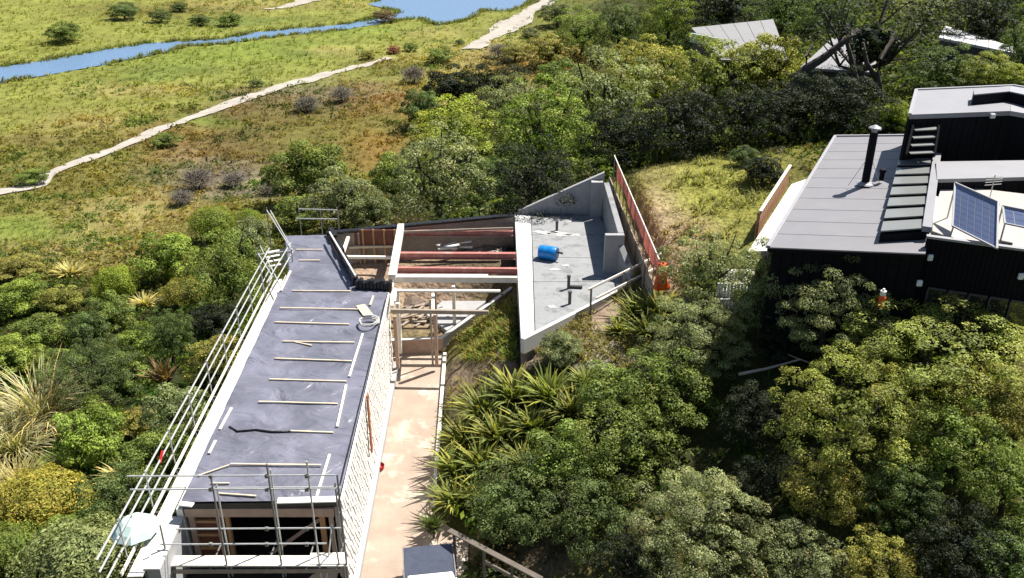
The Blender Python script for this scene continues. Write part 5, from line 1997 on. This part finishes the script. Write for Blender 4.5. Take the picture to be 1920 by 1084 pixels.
def plant(kind, u, v, wpx, hr, colr, label, name=None, group=None, bark=None):
    x, y, zg, w = place(u, v, wpx, hr)
    w = max(w, 0.3)
    h = w * hr
    i = _cnt.get(kind, 0)
    _cnt[kind] = i + 1
    root = bpy.data.objects.new(name or NAMES[kind], None)
    COL.objects.link(root)
    root.location = (x, y, zg - 0.05)
    root.rotation_euler.z = 0 if kind == 'open' else random.uniform(0, 6.28)
    cat = {'clump': 'shrub', 'big': 'tree', 'open': 'tree', 'fine': 'shrub', 'flax': 'flax', 'grass': 'tussock', 'palm': 'cabbage tree', 'twig': 'shrub'}[kind]
    if name: cat = name.replace('_', ' ')
    tag(root, label, cat, group)
    mk = 'huge' if kind == 'big' and w > 4.2 and y < 48 else kind
    me = CR[mk][i % len(CR[mk])]
    c = bpy.data.objects.new('leaves' if kind in ('flax', 'grass', 'palm') else 'crown', me)
    COL.objects.link(c)
    c.parent = root
    c.location = (0, 0, h * (0.5 if kind in ('flax', 'grass') else 0.46))
    s = w / 2
    c.scale = (s, s * random.uniform(.9, 1.1), h / 2)
    if kind == 'palm':
        c.location.z = h * .8
        c.scale = (s, s, s)
    g = GREEN[colr]
    j = random.uniform(.88, 1.12)
    j *= 0.8 if colr == 'deep' else 1.68  # deep crowns stay dim, keeping gap shade in their colour
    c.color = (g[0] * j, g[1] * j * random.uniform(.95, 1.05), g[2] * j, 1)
    if kind not in ('flax', 'grass'):
        tm = (TRB if kind == 'open' else TR)[i % (2 if kind == 'open' else 4)]
        tk = bpy.data.objects.new('trunk', tm)
        COL.objects.link(tk)
        tk.parent = root
        tk.location = (0, 0, h * .5)
        tk.scale = (s, s, h / 2)
    return root


P = plant
# --- left bank
P('fine', 398, 418, 100, .75, 'bright', 'flat-topped bright green dome shrub above the far scaffold corner')
P('fine', 466, 412, 62, .8, 'bright', 'small rounded bright green shrub touching the flat-topped dome shrub')
P('clump', 312, 478, 120, .85, 'bright', 'dense green bush downhill of the flat-topped dome shrub')
P('big', 430, 510, 175, 1.05, 'mid', 'tall dark bush casting a black shadow beside the far scaffold corner')
P('clump', 470, 440, 90, .8, 'grey', 'grey-green bush between the dome shrubs and the scaffold rails')
P('clump', 35, 555, 110, .7, 'bright', 'low green bush at the left edge level with the lime shrub')
P('fine', 215, 528, 90, .8, 'lime', 'brightest lime green shrub on the left bank')
P('clump', 205, 585, 95, .8, 'mid', 'darker bush just below the lime green shrub')
P('clump', 110, 560, 85, .6, 'olive', 'low olive bush between the left edge and the lime shrub')
P('clump', 70, 620, 110, .7, 'mid', 'mid green bush above the yellow-green bush at the left edge')
P('clump', 20, 665, 110, .75, 'bright', 'yellow-green bush at the left edge above the pale tussock')
P('clump', 162, 615, 85, .85, 'dark', 'dark rounded bush left of the slim dark tree')
P('clump', 262, 645, 90, .95, 'bright', 'green bush close left of the slim dark tree')
P('big', 315, 630, 100, 1.25, 'dark', 'slim dark tree with a bare brown trunk on the left bank')
P('fine', 345, 545, 95, .6, 'olive', 'low ochre shrub below the dense green bush')
P('clump', 405, 668, 120, .8, 'olive', 'olive bush hugging the middle of the scaffold rails')
P('big', 170, 700, 175, .85, 'dark', 'broad blue-green bush right of the pale tussock')
P('clump', 255, 690, 90, .8, 'mid', 'mid green bush between the broad blue-green bush and the cabbage tree')
P('grass', 62, 730, 190, 1.0, 'pale', 'large pale feathery tussock at the left edge')
P('grass', 15, 800, 150, 1.0, 'pale', 'pale tussock at the left edge below the largest one')
P('palm', 305, 705, 90, 1.1, 'brown', 'brown-skirted cabbage tree left of the scaffold rails')
P('clump', 330, 770, 130, .9, 'grey', 'grey-green bush below the cabbage tree')
P('clump', 165, 815, 150, .9, 'bright', 'round yellow-green bush with black shade on its left')
P('clump', 262, 790, 80, .7, 'olive', 'small olive bush right of the round yellow-green bush')
P('flax', 225, 880, 90, .6, 'straw', 'straw-coloured flax among the bushes below the round bush')
P('grass', 25, 885, 110, .9, 'straw', 'straw-coloured tussock with pale blades at the left edge')
P('clump', 290, 850, 130, .8, 'mid', 'green bush above the upper front scaffold rails')
P('big', 225, 930, 160, .8, 'dark', 'dark green bush behind the teal umbrella')
P('fine', 75, 935, 190, .55, 'yellow', 'golden yellow flowering shrub at the lower left')
P('fine', 150, 1055, 260, .65, 'grey', 'large feathery grey-green shrub in the bottom left corner')
P('fine', 15, 1030, 130, .8, 'mid', 'green shrub in the very bottom left corner of the picture')
P('clump', 120, 1000, 90, .7, 'bright', 'small green bush between the yellow and the feathery shrub')
P('clump', 30, 500, 90, .5, 'olive', 'low olive bush at the left edge above the green one')
P('flax', 130, 500, 70, .6, 'straw', 'pale flax clump on the open left bank')
P('flax', 268, 560, 60, .6, 'straw', 'pale flax clump just right of the lime shrub')
P('clump', 300, 930, 110, .8, 'dark', 'dark bush pressed between the scaffold rails and the teal umbrella')
P('clump', 400, 600, 90, .7, 'deep', 'very dark bush in the shadow of the tall dark bush')
P('clump', 360, 850, 70, .8, 'mid', 'small bush under the scaffold rails near the front')
P('clump', 210, 1010, 100, .7, 'grey', 'grey-green bush just below the teal umbrella')
P('clump', 110, 680, 90, .8, 'bright', 'bright bush between the pale tussock and the blue-green bush')
# --- behind the site
P('clump', 575, 320, 140, .95, 'mid', 'round isolated bush standing in the heath behind the plastic roof')
P('clump', 640, 375, 130, .95, 'grey', 'grey-green bush between the plastic roof and the round bush')
P('clump', 560, 395, 100, .7, 'mid', 'low green bush right behind the far end of the plastic roof')
P('clump', 700, 392, 90, .9, 'grey', 'pale green bush left of the big grey-leaved tree')
P('big', 825, 330, 215, 1.0, 'grey', 'big grey-leaved tree behind the floor frame')
P('clump', 742, 335, 110, 1.0, 'mid', 'green bush left of the big grey-leaved tree')
P('clump', 845, 165, 110, .75, 'deep', 'darkest wind-clipped bush at the far edge of the heath, left half')
P('big', 925, 150, 130, .7, 'deep', 'darkest wind-clipped bush at the far edge of the heath, right half')
P('clump', 790, 200, 85, .9, 'dark', 'dark bush at the left foot of the wind-clipped bushes')
P('big', 860, 240, 190, .7, 'lime', 'bright yellow-green tree sloping up behind the grey-leaved tree')
P('big', 1020, 240, 210, 1.0, 'bright', 'vivid green tree behind the concrete slab')
P('big', 960, 205, 150, .9, 'grey', 'grey-green tree left of the vivid green tree')
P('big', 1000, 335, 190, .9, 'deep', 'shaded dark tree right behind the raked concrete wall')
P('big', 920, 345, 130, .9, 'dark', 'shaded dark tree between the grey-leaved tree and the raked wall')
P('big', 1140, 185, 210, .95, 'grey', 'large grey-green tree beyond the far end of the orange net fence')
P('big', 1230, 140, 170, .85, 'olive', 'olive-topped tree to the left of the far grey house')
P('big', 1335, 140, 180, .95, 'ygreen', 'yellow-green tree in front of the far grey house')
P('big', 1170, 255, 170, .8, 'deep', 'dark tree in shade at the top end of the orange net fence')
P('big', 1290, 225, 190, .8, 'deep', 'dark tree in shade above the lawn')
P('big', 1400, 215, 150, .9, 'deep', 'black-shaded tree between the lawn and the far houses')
P('clump', 1050, 150, 110, .8, 'mid', 'green bush uphill of the dark wind-clipped bushes')
P('clump', 1030, 95, 90, .7, 'olive', 'olive bush right of the sandy track')
P('big', 1090, 60, 120, .8, 'mid', 'bush on the hillside right of the sandy track')
P('clump', 1045, 25, 70, .7, 'grey', 'grey bush at the top edge right of the sandy track')
P('big', 1165, 50, 120, .9, 'dark', 'dark tree on the hillside near the top edge')
P('big', 1185, 110, 90, .9, 'olive', 'olive bush on the hillside left of the olive-topped tree')
P('big', 1255, 30, 110, 1.0, 'bright', 'bright green tree at the top edge left of the far grey house')
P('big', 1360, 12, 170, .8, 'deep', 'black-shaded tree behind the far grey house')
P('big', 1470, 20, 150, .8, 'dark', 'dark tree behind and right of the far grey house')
P('clump', 1440, 122, 140, 1.0, 'olive', 'brownish olive bush in front of the right half of the far grey house')
SPREAD = P('open', 1640, 70, 330, .75, 'deep', 'big dark spreading tree with bare limbs above the house', name='spreading_tree')
P('big', 1500, 195, 170, .8, 'deep', 'dark tree overhanging the far corner of the grey metal roof')
P('big', 1590, 190, 160, .8, 'deep', 'dark tree below the limbs of the spreading tree')
P('clump', 1680, 215, 70, .9, 'lime', 'small lime green shrub against the upper storey of the dark house')
P('big', 1770, 130, 140, .8, 'dark', 'dark tree behind the upper storey of the dark house')
P('big', 1850, 135, 120, .7, 'ygreen', 'pale green tree in front of the white far roof')
P('clump', 1905, 150, 70, .9, 'lime', 'lime green bush at the right edge above the upper roof')
P('big', 1850, 40, 170, .9, 'deep', 'dark tree in the top right corner')
P('big', 1740, 30, 130, .8, 'grey', 'grey-leaved tree at the top edge left of the white far roof')
P('big', 1560, 20, 130, .8, 'dark', 'dark tree at the top edge behind the spreading tree')
P('big', 1930, 90, 130, .9, 'dark', 'dark tree cut by the right edge near the top')
P('clump', 1440, 168, 60, .9, 'ygreen', 'small pale-leaved bush at the edge of the shaded trees')
P('clump', 1432, 318, 75, .8, 'deep', 'dark shrub added for the shaded patch of lawn beside the pale round stone')  # near-black crown added to stand for shade on the lawn
P('clump', 1395, 292, 60, .7, 'dark', 'small dark shrub at the back of the lawn left of the stone')
# --- right foreground
P('big', 1325, 505, 170, 1.0, 'grey', 'grey-green bush left of the white slat screen')
P('big', 1452, 532, 180, 1.0, 'grey', 'grey-green bush under the near corner of the grey metal roof')
P('big', 1560, 575, 230, .95, 'grey', 'grey-green tree in front of the black house wall')
P('big', 1430, 580, 130, .8, 'dark', 'dark bush just right of the white slat screen')
P('big', 1310, 630, 210, .8, 'grey', 'dark-bottomed bush below the white slat screen')
P('big', 1250, 725, 200, .8, 'mid', 'broad green bush in the middle of the foreground scrub')
P('clump', 1150, 745, 150, .8, 'mid', 'green bush right of the flax bank')
P('big', 1180, 830, 210, .8, 'mid', 'large green bush below the flax bank')
P('clump', 1060, 860, 160, .85, 'mid', 'green bush at the foot of the flax bank')
P('big', 970, 930, 190, .8, 'dark', 'dark green bush above the timber handrail')
P('big', 1100, 960, 190, .85, 'dark', 'shaded green bush right of the timber handrail')
P('big', 1310, 990, 270, .8, 'grey', 'largest pale leafy tree at the bottom of the picture')
P('big', 1600, 775, 290, .85, 'ygreen', 'large round yellow-green tree in the middle of the right foreground')
P('big', 1780, 655, 340, .5, 'ygreen', 'broad flat-topped yellow-green tree under the dark house')
P('big', 1640, 650, 150, .6, 'ygreen', 'small yellow-green tree at the left end of the broad flat-topped one')
P('big', 1850, 740, 200, .8, 'olive', 'olive tree at the right edge below the flat-topped tree')
P('big', 1800, 830, 190, .9, 'mid', 'green tree at the right between two larger crowns')
P('big', 1900, 900, 190, .9, 'mid', 'green tree cut by the right edge low in the picture')
P('big', 1545, 930, 150, .9, 'olive', 'olive green tree below the large round yellow-green tree')
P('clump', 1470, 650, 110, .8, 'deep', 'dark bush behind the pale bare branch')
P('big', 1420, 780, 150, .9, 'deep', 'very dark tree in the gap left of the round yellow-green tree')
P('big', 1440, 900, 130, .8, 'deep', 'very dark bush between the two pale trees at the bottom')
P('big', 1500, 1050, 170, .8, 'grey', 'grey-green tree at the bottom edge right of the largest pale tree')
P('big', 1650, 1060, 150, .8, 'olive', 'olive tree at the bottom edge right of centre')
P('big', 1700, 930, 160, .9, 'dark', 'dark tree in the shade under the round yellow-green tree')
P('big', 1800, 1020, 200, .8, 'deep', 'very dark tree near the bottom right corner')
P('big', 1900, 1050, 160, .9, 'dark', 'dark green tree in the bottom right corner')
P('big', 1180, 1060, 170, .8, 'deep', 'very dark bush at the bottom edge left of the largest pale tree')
P('clump', 1050, 650, 85, .7, 'grey', 'round blue-green bush on the bare bank below the guard rail')
# flax
FLX = [(905, 745, 90), (960, 715, 90), (1030, 715, 95), (870, 800, 85), (850, 860, 80), (935, 790, 95), (1000, 780, 90), (1070, 745, 80), (905, 850, 90), (980, 850, 85), (850, 920, 80), (900, 910, 80), (1195, 565, 75), (1235, 560, 80), (1165, 600, 60), (1215, 600, 70), (1100, 700, 60)]
LBL = ['flax clump nearest the bare earth at the top of the flax bank', 'tall green flax at the top of the flax bank, second from the driveway', 'tall green flax at the top right of the flax bank', 'flax beside the driveway edge, uppermost', 'flax beside the driveway edge, middle', 'flax in the centre of the flax bank', 'flax with yellow leaves in the centre right of the bank', 'flax at the far right end of the bank', 'flax in the lower middle of the bank', 'flax low on the right of the bank next to the green bush', 'lowest flax leaning over the driveway edge', 'dark flax at the bottom of the bank above the handrail', 'flax clump on the slope below the guard rail end', 'flax clump under the bunched orange netting', 'small flax at the left of the clumps below the guard rail', 'flax between the guard rail and the grey-green bushes', 'small yellowish flax above the green bush']
for (u, v, w), lb in zip(FLX, LBL):
    P('flax', u, v, w * 1.25, .8, 'flax', lb, group='flax plants on the bank')
P('palm', 812, 985, 75, 1.0, 'dark', 'spiky dark plant overhanging the driveway above the pickup', name='spiky_plant')
# far scattered shrubs
FAR = [(300, 30, 45, 'dark', 'dark shrub across the stream, nearest the left of the open view'), (335, 14, 34, 'dark', 'dark shrub across the stream at the top edge'), (375, 38, 40, 'dark', 'shrub across the stream, third from the left'), (430, 36, 50, 'mid', 'wide shrub across the stream, rightmost of the group'),
       (770, 88, 30, 'mid', 'round green shrub at the end of the sandy path'), (738, 93, 28, 'red', 'rust-brown shrub at the end of the sandy path'), (825, 103, 62, 'mid', 'green shrub on the heath right of the path end'), (862, 80, 22, 'dark', 'tiny dark shrub at the lower end of the upper sandy track'),
       (480, 156, 28, 'dark', 'dark shrub touching the upper side of the sandy path'), (690, 102, 30, 'olive', 'olive shrub above the path near its far end'), (310, 262, 55, 'mid', 'green shrub below the path where it leaves the picture'), (995, 60, 40, 'grey', 'grey shrub beside the upper sandy track'), (720, 30, 45, 'brown', 'reedy brown thicket on the point beside the lagoon'),
       (965, 100, 60, 'olive', 'olive shrub below the upper sandy track'), (230, 20, 60, 'dark', 'dark shrub across the stream, far left'), (120, 60, 70, 'mid', 'green shrub beyond the stream at far left'), (60, 330, 60, 'mid', 'green shrub on the heath at far left')]
for u, v, w, c, lb in FAR:
    P('clump', u, v, w, .55, c, lb, group='scattered shrubs on the marsh and heath')
for u, v, w, lb in ((775, 140, 62, 'grey leafless shrub on the heath left of the wind-clipped bushes'), (575, 195, 60, 'grey bare scrub just below the sandy path'), (640, 178, 55, 'grey bare scrub on the heath right of the path bend'), (370, 335, 80, 'grey bare scrub on the heath uphill of the dome shrubs'), (440, 335, 60, 'grey bare scrub in the middle of the lower heath'), (340, 370, 60, 'grey bare scrub nearest the flat-topped dome shrub'), (935, 95, 50, 'grey leafless shrub beside the lower end of the upper track'), (510, 350, 60, 'low grey scrub left of the round isolated bush')):
    P('twig', u, v, w, .55, 'twig', lb, group='grey bare scrub on the heath')

# pale bare branch in the right foreground
bx, by, bz, _ = place(1470, 685, 150, .8)
mb = MB()
q = [at_y(u, v, by - .3) for u, v in ((1385, 702), (1435, 692), (1465, 684), (1500, 674), (1535, 686))]
mb.tube(q, 0.06, 6, 0.02)
mb.tube([q[4], at_y(1533, 712, by - .35)], .03, 5, .015)
mb.tube([q[3], at_y(1478, 665, by - .2)], .025, 5, .01)
tag(mb.build('bare_branch', M['bark_pale'], None, smooth=True), 'pale leafless branch in the dark gap between foreground trees', 'branch')
# leaning thick limb of the spreading tree
mb = MB()
yy = 62
q = [at_y(u, v, yy) for u, v in ((1460, 205), (1485, 165), (1510, 130), (1545, 108), (1580, 80), (1610, 55))]
mb.tube(q, .45, 8, .16)
mb.tube([at_y(1600, 200, yy), at_y(1604, 150, yy), at_y(1596, 110, yy), at_y(1585, 70, yy)], .3, 7, .12)
mb.tube([at_y(1650, 200, yy), at_y(1645, 150, yy), at_y(1652, 110, yy), at_y(1675, 70, yy)], .34, 7, .12)
mb.tube([at_y(1645, 150, yy), at_y(1625, 118, yy), at_y(1618, 80, yy)], .2, 6, .1)
mb.tube([at_y(1512, 130, yy), at_y(1512, 105, yy), at_y(1525, 80, yy)], .14, 6, .06)
for u in (1460, 1600, 1650):
    p = at_y(u, 200, yy)
    mb.tube([(p.x, p.y, H1(p.x, p.y) - .3), p], .45, 8, .36)
mb.build('limbs', M['bark'], SPREAD, smooth=True)

# ------------------------------------------------------------------ ground plants (uncountable)
def tuft_field(name, pts, size, cols, label, cat, blades=7, kind='blade', seed=1, lf=.26):
    """pts (n,3), one small tuft each, colours per tuft"""
    r = np.random.default_rng(seed)
    n = len(pts)
    if kind == 'blade':
        k = blades
        a = r.uniform(0, 2 * math.pi, (n, k))
        el = r.uniform(.5, 1.4, (n, k))
        L = size[:, None] * r.uniform(.6, 1.3, (n, k))
        h = np.stack([np.cos(a), np.sin(a), np.zeros_like(a)], -1)
        s = np.stack([-np.sin(a), np.cos(a), np.zeros_like(a)], -1)
        st = pts[:, None] + h * (size[:, None, None] * r.uniform(0, .4, (n, k, 1)))
        st[..., 2] -= .05
        mid = st + (h * np.cos(el)[..., None] + np.array([0, 0, 1]) * np.sin(el)[..., None]) * (L * .6)[..., None]
        tip = mid + (h * np.cos(el * .4)[..., None] + np.array([0, 0, 1]) * np.sin(el * .4)[..., None]) * (L * .5)[..., None]
        w = (size[:, None] * .09)[..., None]
        V = np.stack([st - s * w, st + s * w, mid + s * w * .8, mid - s * w * .8, tip], 2)
        nb = n * k
        base = (np.arange(nb) * 5)[:, None]
        F = np.concatenate([base + np.array([[0, 1, 2]]), base + np.array([[0, 2, 3]]), base + np.array([[3, 2, 4]])])
        t = np.repeat(cols[:, None], k, 1) * r.uniform(.6, 1.5, (n, k, 1))
        T = np.repeat(t.reshape(nb, 3), 5, 0)
        V = V.reshape(-1, 3)
    else:
        k = blades
        d = unit(r.normal(size=(n, k, 3)) * np.array([1, 1, .8]) + np.array([0, 0, .45]))
        rad = size[:, None, None] * r.uniform(.6, 1.05, (n, k, 1))
        P_ = pts[:, None] + d * rad * np.array([1, 1, .75])
        N = unit(d + r.normal(size=(n, k, 3)) * .5)
        V, F = leaf_quads(P_.reshape(-1, 3), N.reshape(-1, 3), np.repeat(np.minimum(size * lf, .22), k) * r.uniform(.6, 1.4, n * k), r, .6)
        T = np.repeat((np.repeat(cols[:, None], k, 1) * r.uniform(.55, 1.5, (n, k, 1))).reshape(-1, 3), 4, 0)
    me = np_mesh(name, V, F, M['tuft'])
    set_col(me, 'tone', T)
    o = bpy.data.objects.new(name, me)
    COL.objects.link(o)
    tag(o, label, cat, kind='stuff')
    return o


def scatter(n, y0, y1, xw, seed):
    r = np.random.default_rng(seed)
    y = np.exp(r.uniform(math.log(y0), math.log(y1), n))
    x = r.uniform(-1, 1, n) * (y * xw + 4)
    return x, y


ROOF2 = [(p.x, p.y) for p in (hA, hD, tD, tC, uF, uC, uD, hB)]
P4p = [(p.x, p.y) for p in P4]
def clear(x, y):
    """True where plants may grow"""
    ok = np.ones(x.shape, bool)
    for poly in (DRIVE, BLDG, PIT, SLAB, STRIP, LAGOON, STREAM, ROOF2, P4p):
        ok &= ~inpoly(x, y, poly)
    for line, w in ((PATH, 1.0), (PATH2, 1.8), (TRACK, 1.5)):
        ok &= pdist(x, y, line, False) > w
    ok &= pdist(x, y, DRIVE) > 0.25
    return ok


# heath and marsh: leafy scrub
x, y = scatter(52000, 50, 330, .64, 3)
z = H(x, y)
ok = clear(x, y) & (z < -2.0)
x, y, z = x[ok], y[ok], z[ok]
zc = zone(x, y, z)
r = np.random.default_rng(8)
grassy = zc[:, 1] > zc[:, 0] * 0.99
hh = fnoise(x * .07, y * .05 + 7, 4)
h2 = fnoise(x * .3 + 30, y * .3, 2)
dens = np.where(grassy, np.clip((hh - .56) * 5, 0, .5), np.clip((hh - .22) * 3.6, .15, 1))
pick = r.random(len(x)) < dens * np.clip(h2 * 2.0, .4, 1)
x1, y1, z1, c1 = x[pick], y[pick], z[pick], zc[pick]
h3 = fnoise(x1 * .16 + 80, y1 * .16, 2)
pal = np.array([(.5, .8, .6), (.85, 1, .8), (1.25, 1.25, .9), (1.15, 1.05, 1.4), (1.25, 1.05, .8)])
tint = np.clip(((h3 - .25) * 10 + r.normal(size=len(x1)) * .9).astype(int), 0, 4)
c1 = c1 * pal[tint] * 1.25
tuft_field('heath_scrub', np.column_stack([x1, y1, z1 + .02]), np.minimum(np.exp(r.normal(-.85, .45, len(x1))), .9) * np.clip(y1 / 110, .8, 1.4), c1, 'low brown and olive heath scrub covering the valley floor', 'scrub', 16, 'leaf', 4)
pick = r.random(len(x)) < np.where(grassy, .55 + .4 * (h2 > .5), .22)
x1, y1, z1 = x[pick], y[pick], z[pick]
c1 = zone(x1, y1, z1) * 1.15
tuft_field('marsh_grass', np.column_stack([x1, y1, z1]), r.uniform(.25, .6, len(x1)) * np.clip(y1 / 110, .8, 1.5), c1, 'yellow-green marsh grass along the stream and path', 'grass', 6, 'blade', 5)
# reed fringe along the water
rx, ry = [], []
for poly in (LAGOON, STREAM):
    for i in range(len(poly)):
        p0, p1 = poly[i], poly[(i + 1) % len(poly)]
        m = int((p1 - p0).length * 5)
        t = r.random(m)
        rx.append(p0.x + (p1.x - p0.x) * t + r.normal(0, .9, m))
        ry.append(p0.y + (p1.y - p0.y) * t + r.normal(.0, .9, m))
rx, ry = np.concatenate(rx), np.concatenate(ry)
ok = (np.abs(rx) < ry * .66) & (ry < 330) & (fnoise(rx * .06, ry * .06) > .36)
ok &= ~(inpoly(rx, ry, LAGOON) & (pdist(rx, ry, LAGOON) > 1.2)) & ~(inpoly(rx, ry, STREAM) & (pdist(rx, ry, STREAM) > 1.2))
rx, ry = rx[ok], ry[ok]
cc = np.array([(.12, .15, .035), (.17, .18, .045), (.15, .12, .06)])[r.choice(3, len(rx), p=[.5, .35, .15])]
tuft_field('reeds', np.column_stack([rx, ry, np.full(len(rx), MARSH - .05)]), r.uniform(.5, 1.1, len(rx)), cc, 'green and brown reeds fringing the stream and lagoon', 'reeds', 8, 'blade', 41)
x, y = scatter(7000, 50, 330, .8, 33)
x = np.abs(x) * 1.0 - 6
z = H(x, y)
ok = clear(x, y) & (z > -9) & (y > 54)
x, y, z = x[ok], y[ok], z[ok]
r = np.random.default_rng(34)
hue = np.array([(.05, .075, .022), (.10, .115, .03), (.03, .045, .018), (.13, .14, .06), (.11, .15, .025)])[r.choice(5, len(x), p=[.3, .2, .25, .15, .1])]
tuft_field('hillside_bush', np.column_stack([x, y, z + .3]), r.uniform(.5, 1.5, len(x)) * np.clip(y / 80, .8, 2), hue * 1.2, 'dense bush covering the far hillside between the trees', 'bush', 60, 'leaf', 35, lf=.18)
# under-scrub on the near left bank and the right foreground slope
x, y = scatter(26000, 14, 75, .72, 13)
z = H(x, y)
u, v = project(x, y, z)
lawn = (x > 6.6) & (x < 16.5) & (y > 36) & (y < 56)
bank = (x > -3.4) & (x < 9) & (y > 29.5) & (y < 41) & ~lawn
gap = (x > 0) & (y < 34) & (r.random(len(x)) < .85)
ok = clear(x, y) & ~lawn & ~bank & ~gap
x1, y1, z1 = x[ok], y[ok], z[ok]
c1 = zone(x1, y1, z1)
dk = c1.sum(1) < .13
c1[dk] = c1[dk] * np.array([2.4, 3.0, 1.7])
c1 = c1 * pal[r.choice(5, len(x1), p=[.5, .2, .14, .06, .1])]
tuft_field('undergrowth', np.column_stack([x1, y1, z1]), np.minimum(np.exp(r.normal(-1.15, .4, len(x1))), .6), c1 * 1.15, 'leafy undergrowth filling the slopes between the bushes', 'undergrowth', 16, 'leaf', 6)
# lawn
r2 = np.random.default_rng(21)
n = 16000
x, y = r2.uniform(6.5, 16.8, n), r2.uniform(35, 57, n)
z = H(x, y)
c = zone(x, y, z)
ok = clear(x, y) & (r2.random(n) < np.where(c[:, 1] > c[:, 0], .95, .22))
tuft_field('lawn_grass', np.column_stack([x, y, z])[ok], r2.uniform(.10, .34, n)[ok] * (0.7 + .8 * (fnoise(x * .5, y * .5) > .55))[ok], np.maximum(c, .08)[ok] * np.array([1.1, 1.1, 1.0]), 'rough yellow-green grass between the orange fence and the dark house', 'grass', 6, 'blade', 9)
# bank weeds
n = 5200
x, y = r2.uniform(-3.3, 9, n), r2.uniform(29.5, 41, n)
z = H(x, y)
c = zone(x, y, z)
nn = fnoise(x * .7 + 9, y * .7)
ok = clear(x, y) & (nn > np.where(c[:, 1] > c[:, 0] * .95, .3, .52))
col_ = np.where((c[:, 1] > c[:, 0] * .95)[:, None], c * 1.1, np.array([.22, .19, .06]))
tuft_field('bank_weeds', np.column_stack([x, y, z])[ok], r2.uniform(.12, .35, n)[ok], col_[ok], 'green and dry weeds on the bare bank beside the driveway', 'weeds', 7, 'blade', 12)
# weeds hugging the wedge left of the slab
n = 900
u, v = r2.uniform(870, 968, n), r2.uniform(560, 680, n)
pp = np.array([place(a, b, 2, .1)[:3] for a, b in zip(u[:500], v[:500])])
ok = clear(pp[:, 0], pp[:, 1]) & (pp[:, 1] < 41) & (pdist(pp[:, 0], pp[:, 1], [wb_, wc], False) > .55)
pp = pp[ok]
cc = np.where((r2.random(len(pp)) < .6)[:, None], np.array([.16, .21, .035]), np.array([.24, .20, .05])) * r2.uniform(.7, 1.3, (len(pp), 1))
tuft_field('wedge_weeds', pp, r2.uniform(.14, .34, len(pp)), cc, 'tall yellow-green weeds in the wedge between the low wall and the slab', 'weeds', 9, 'blade', 14)
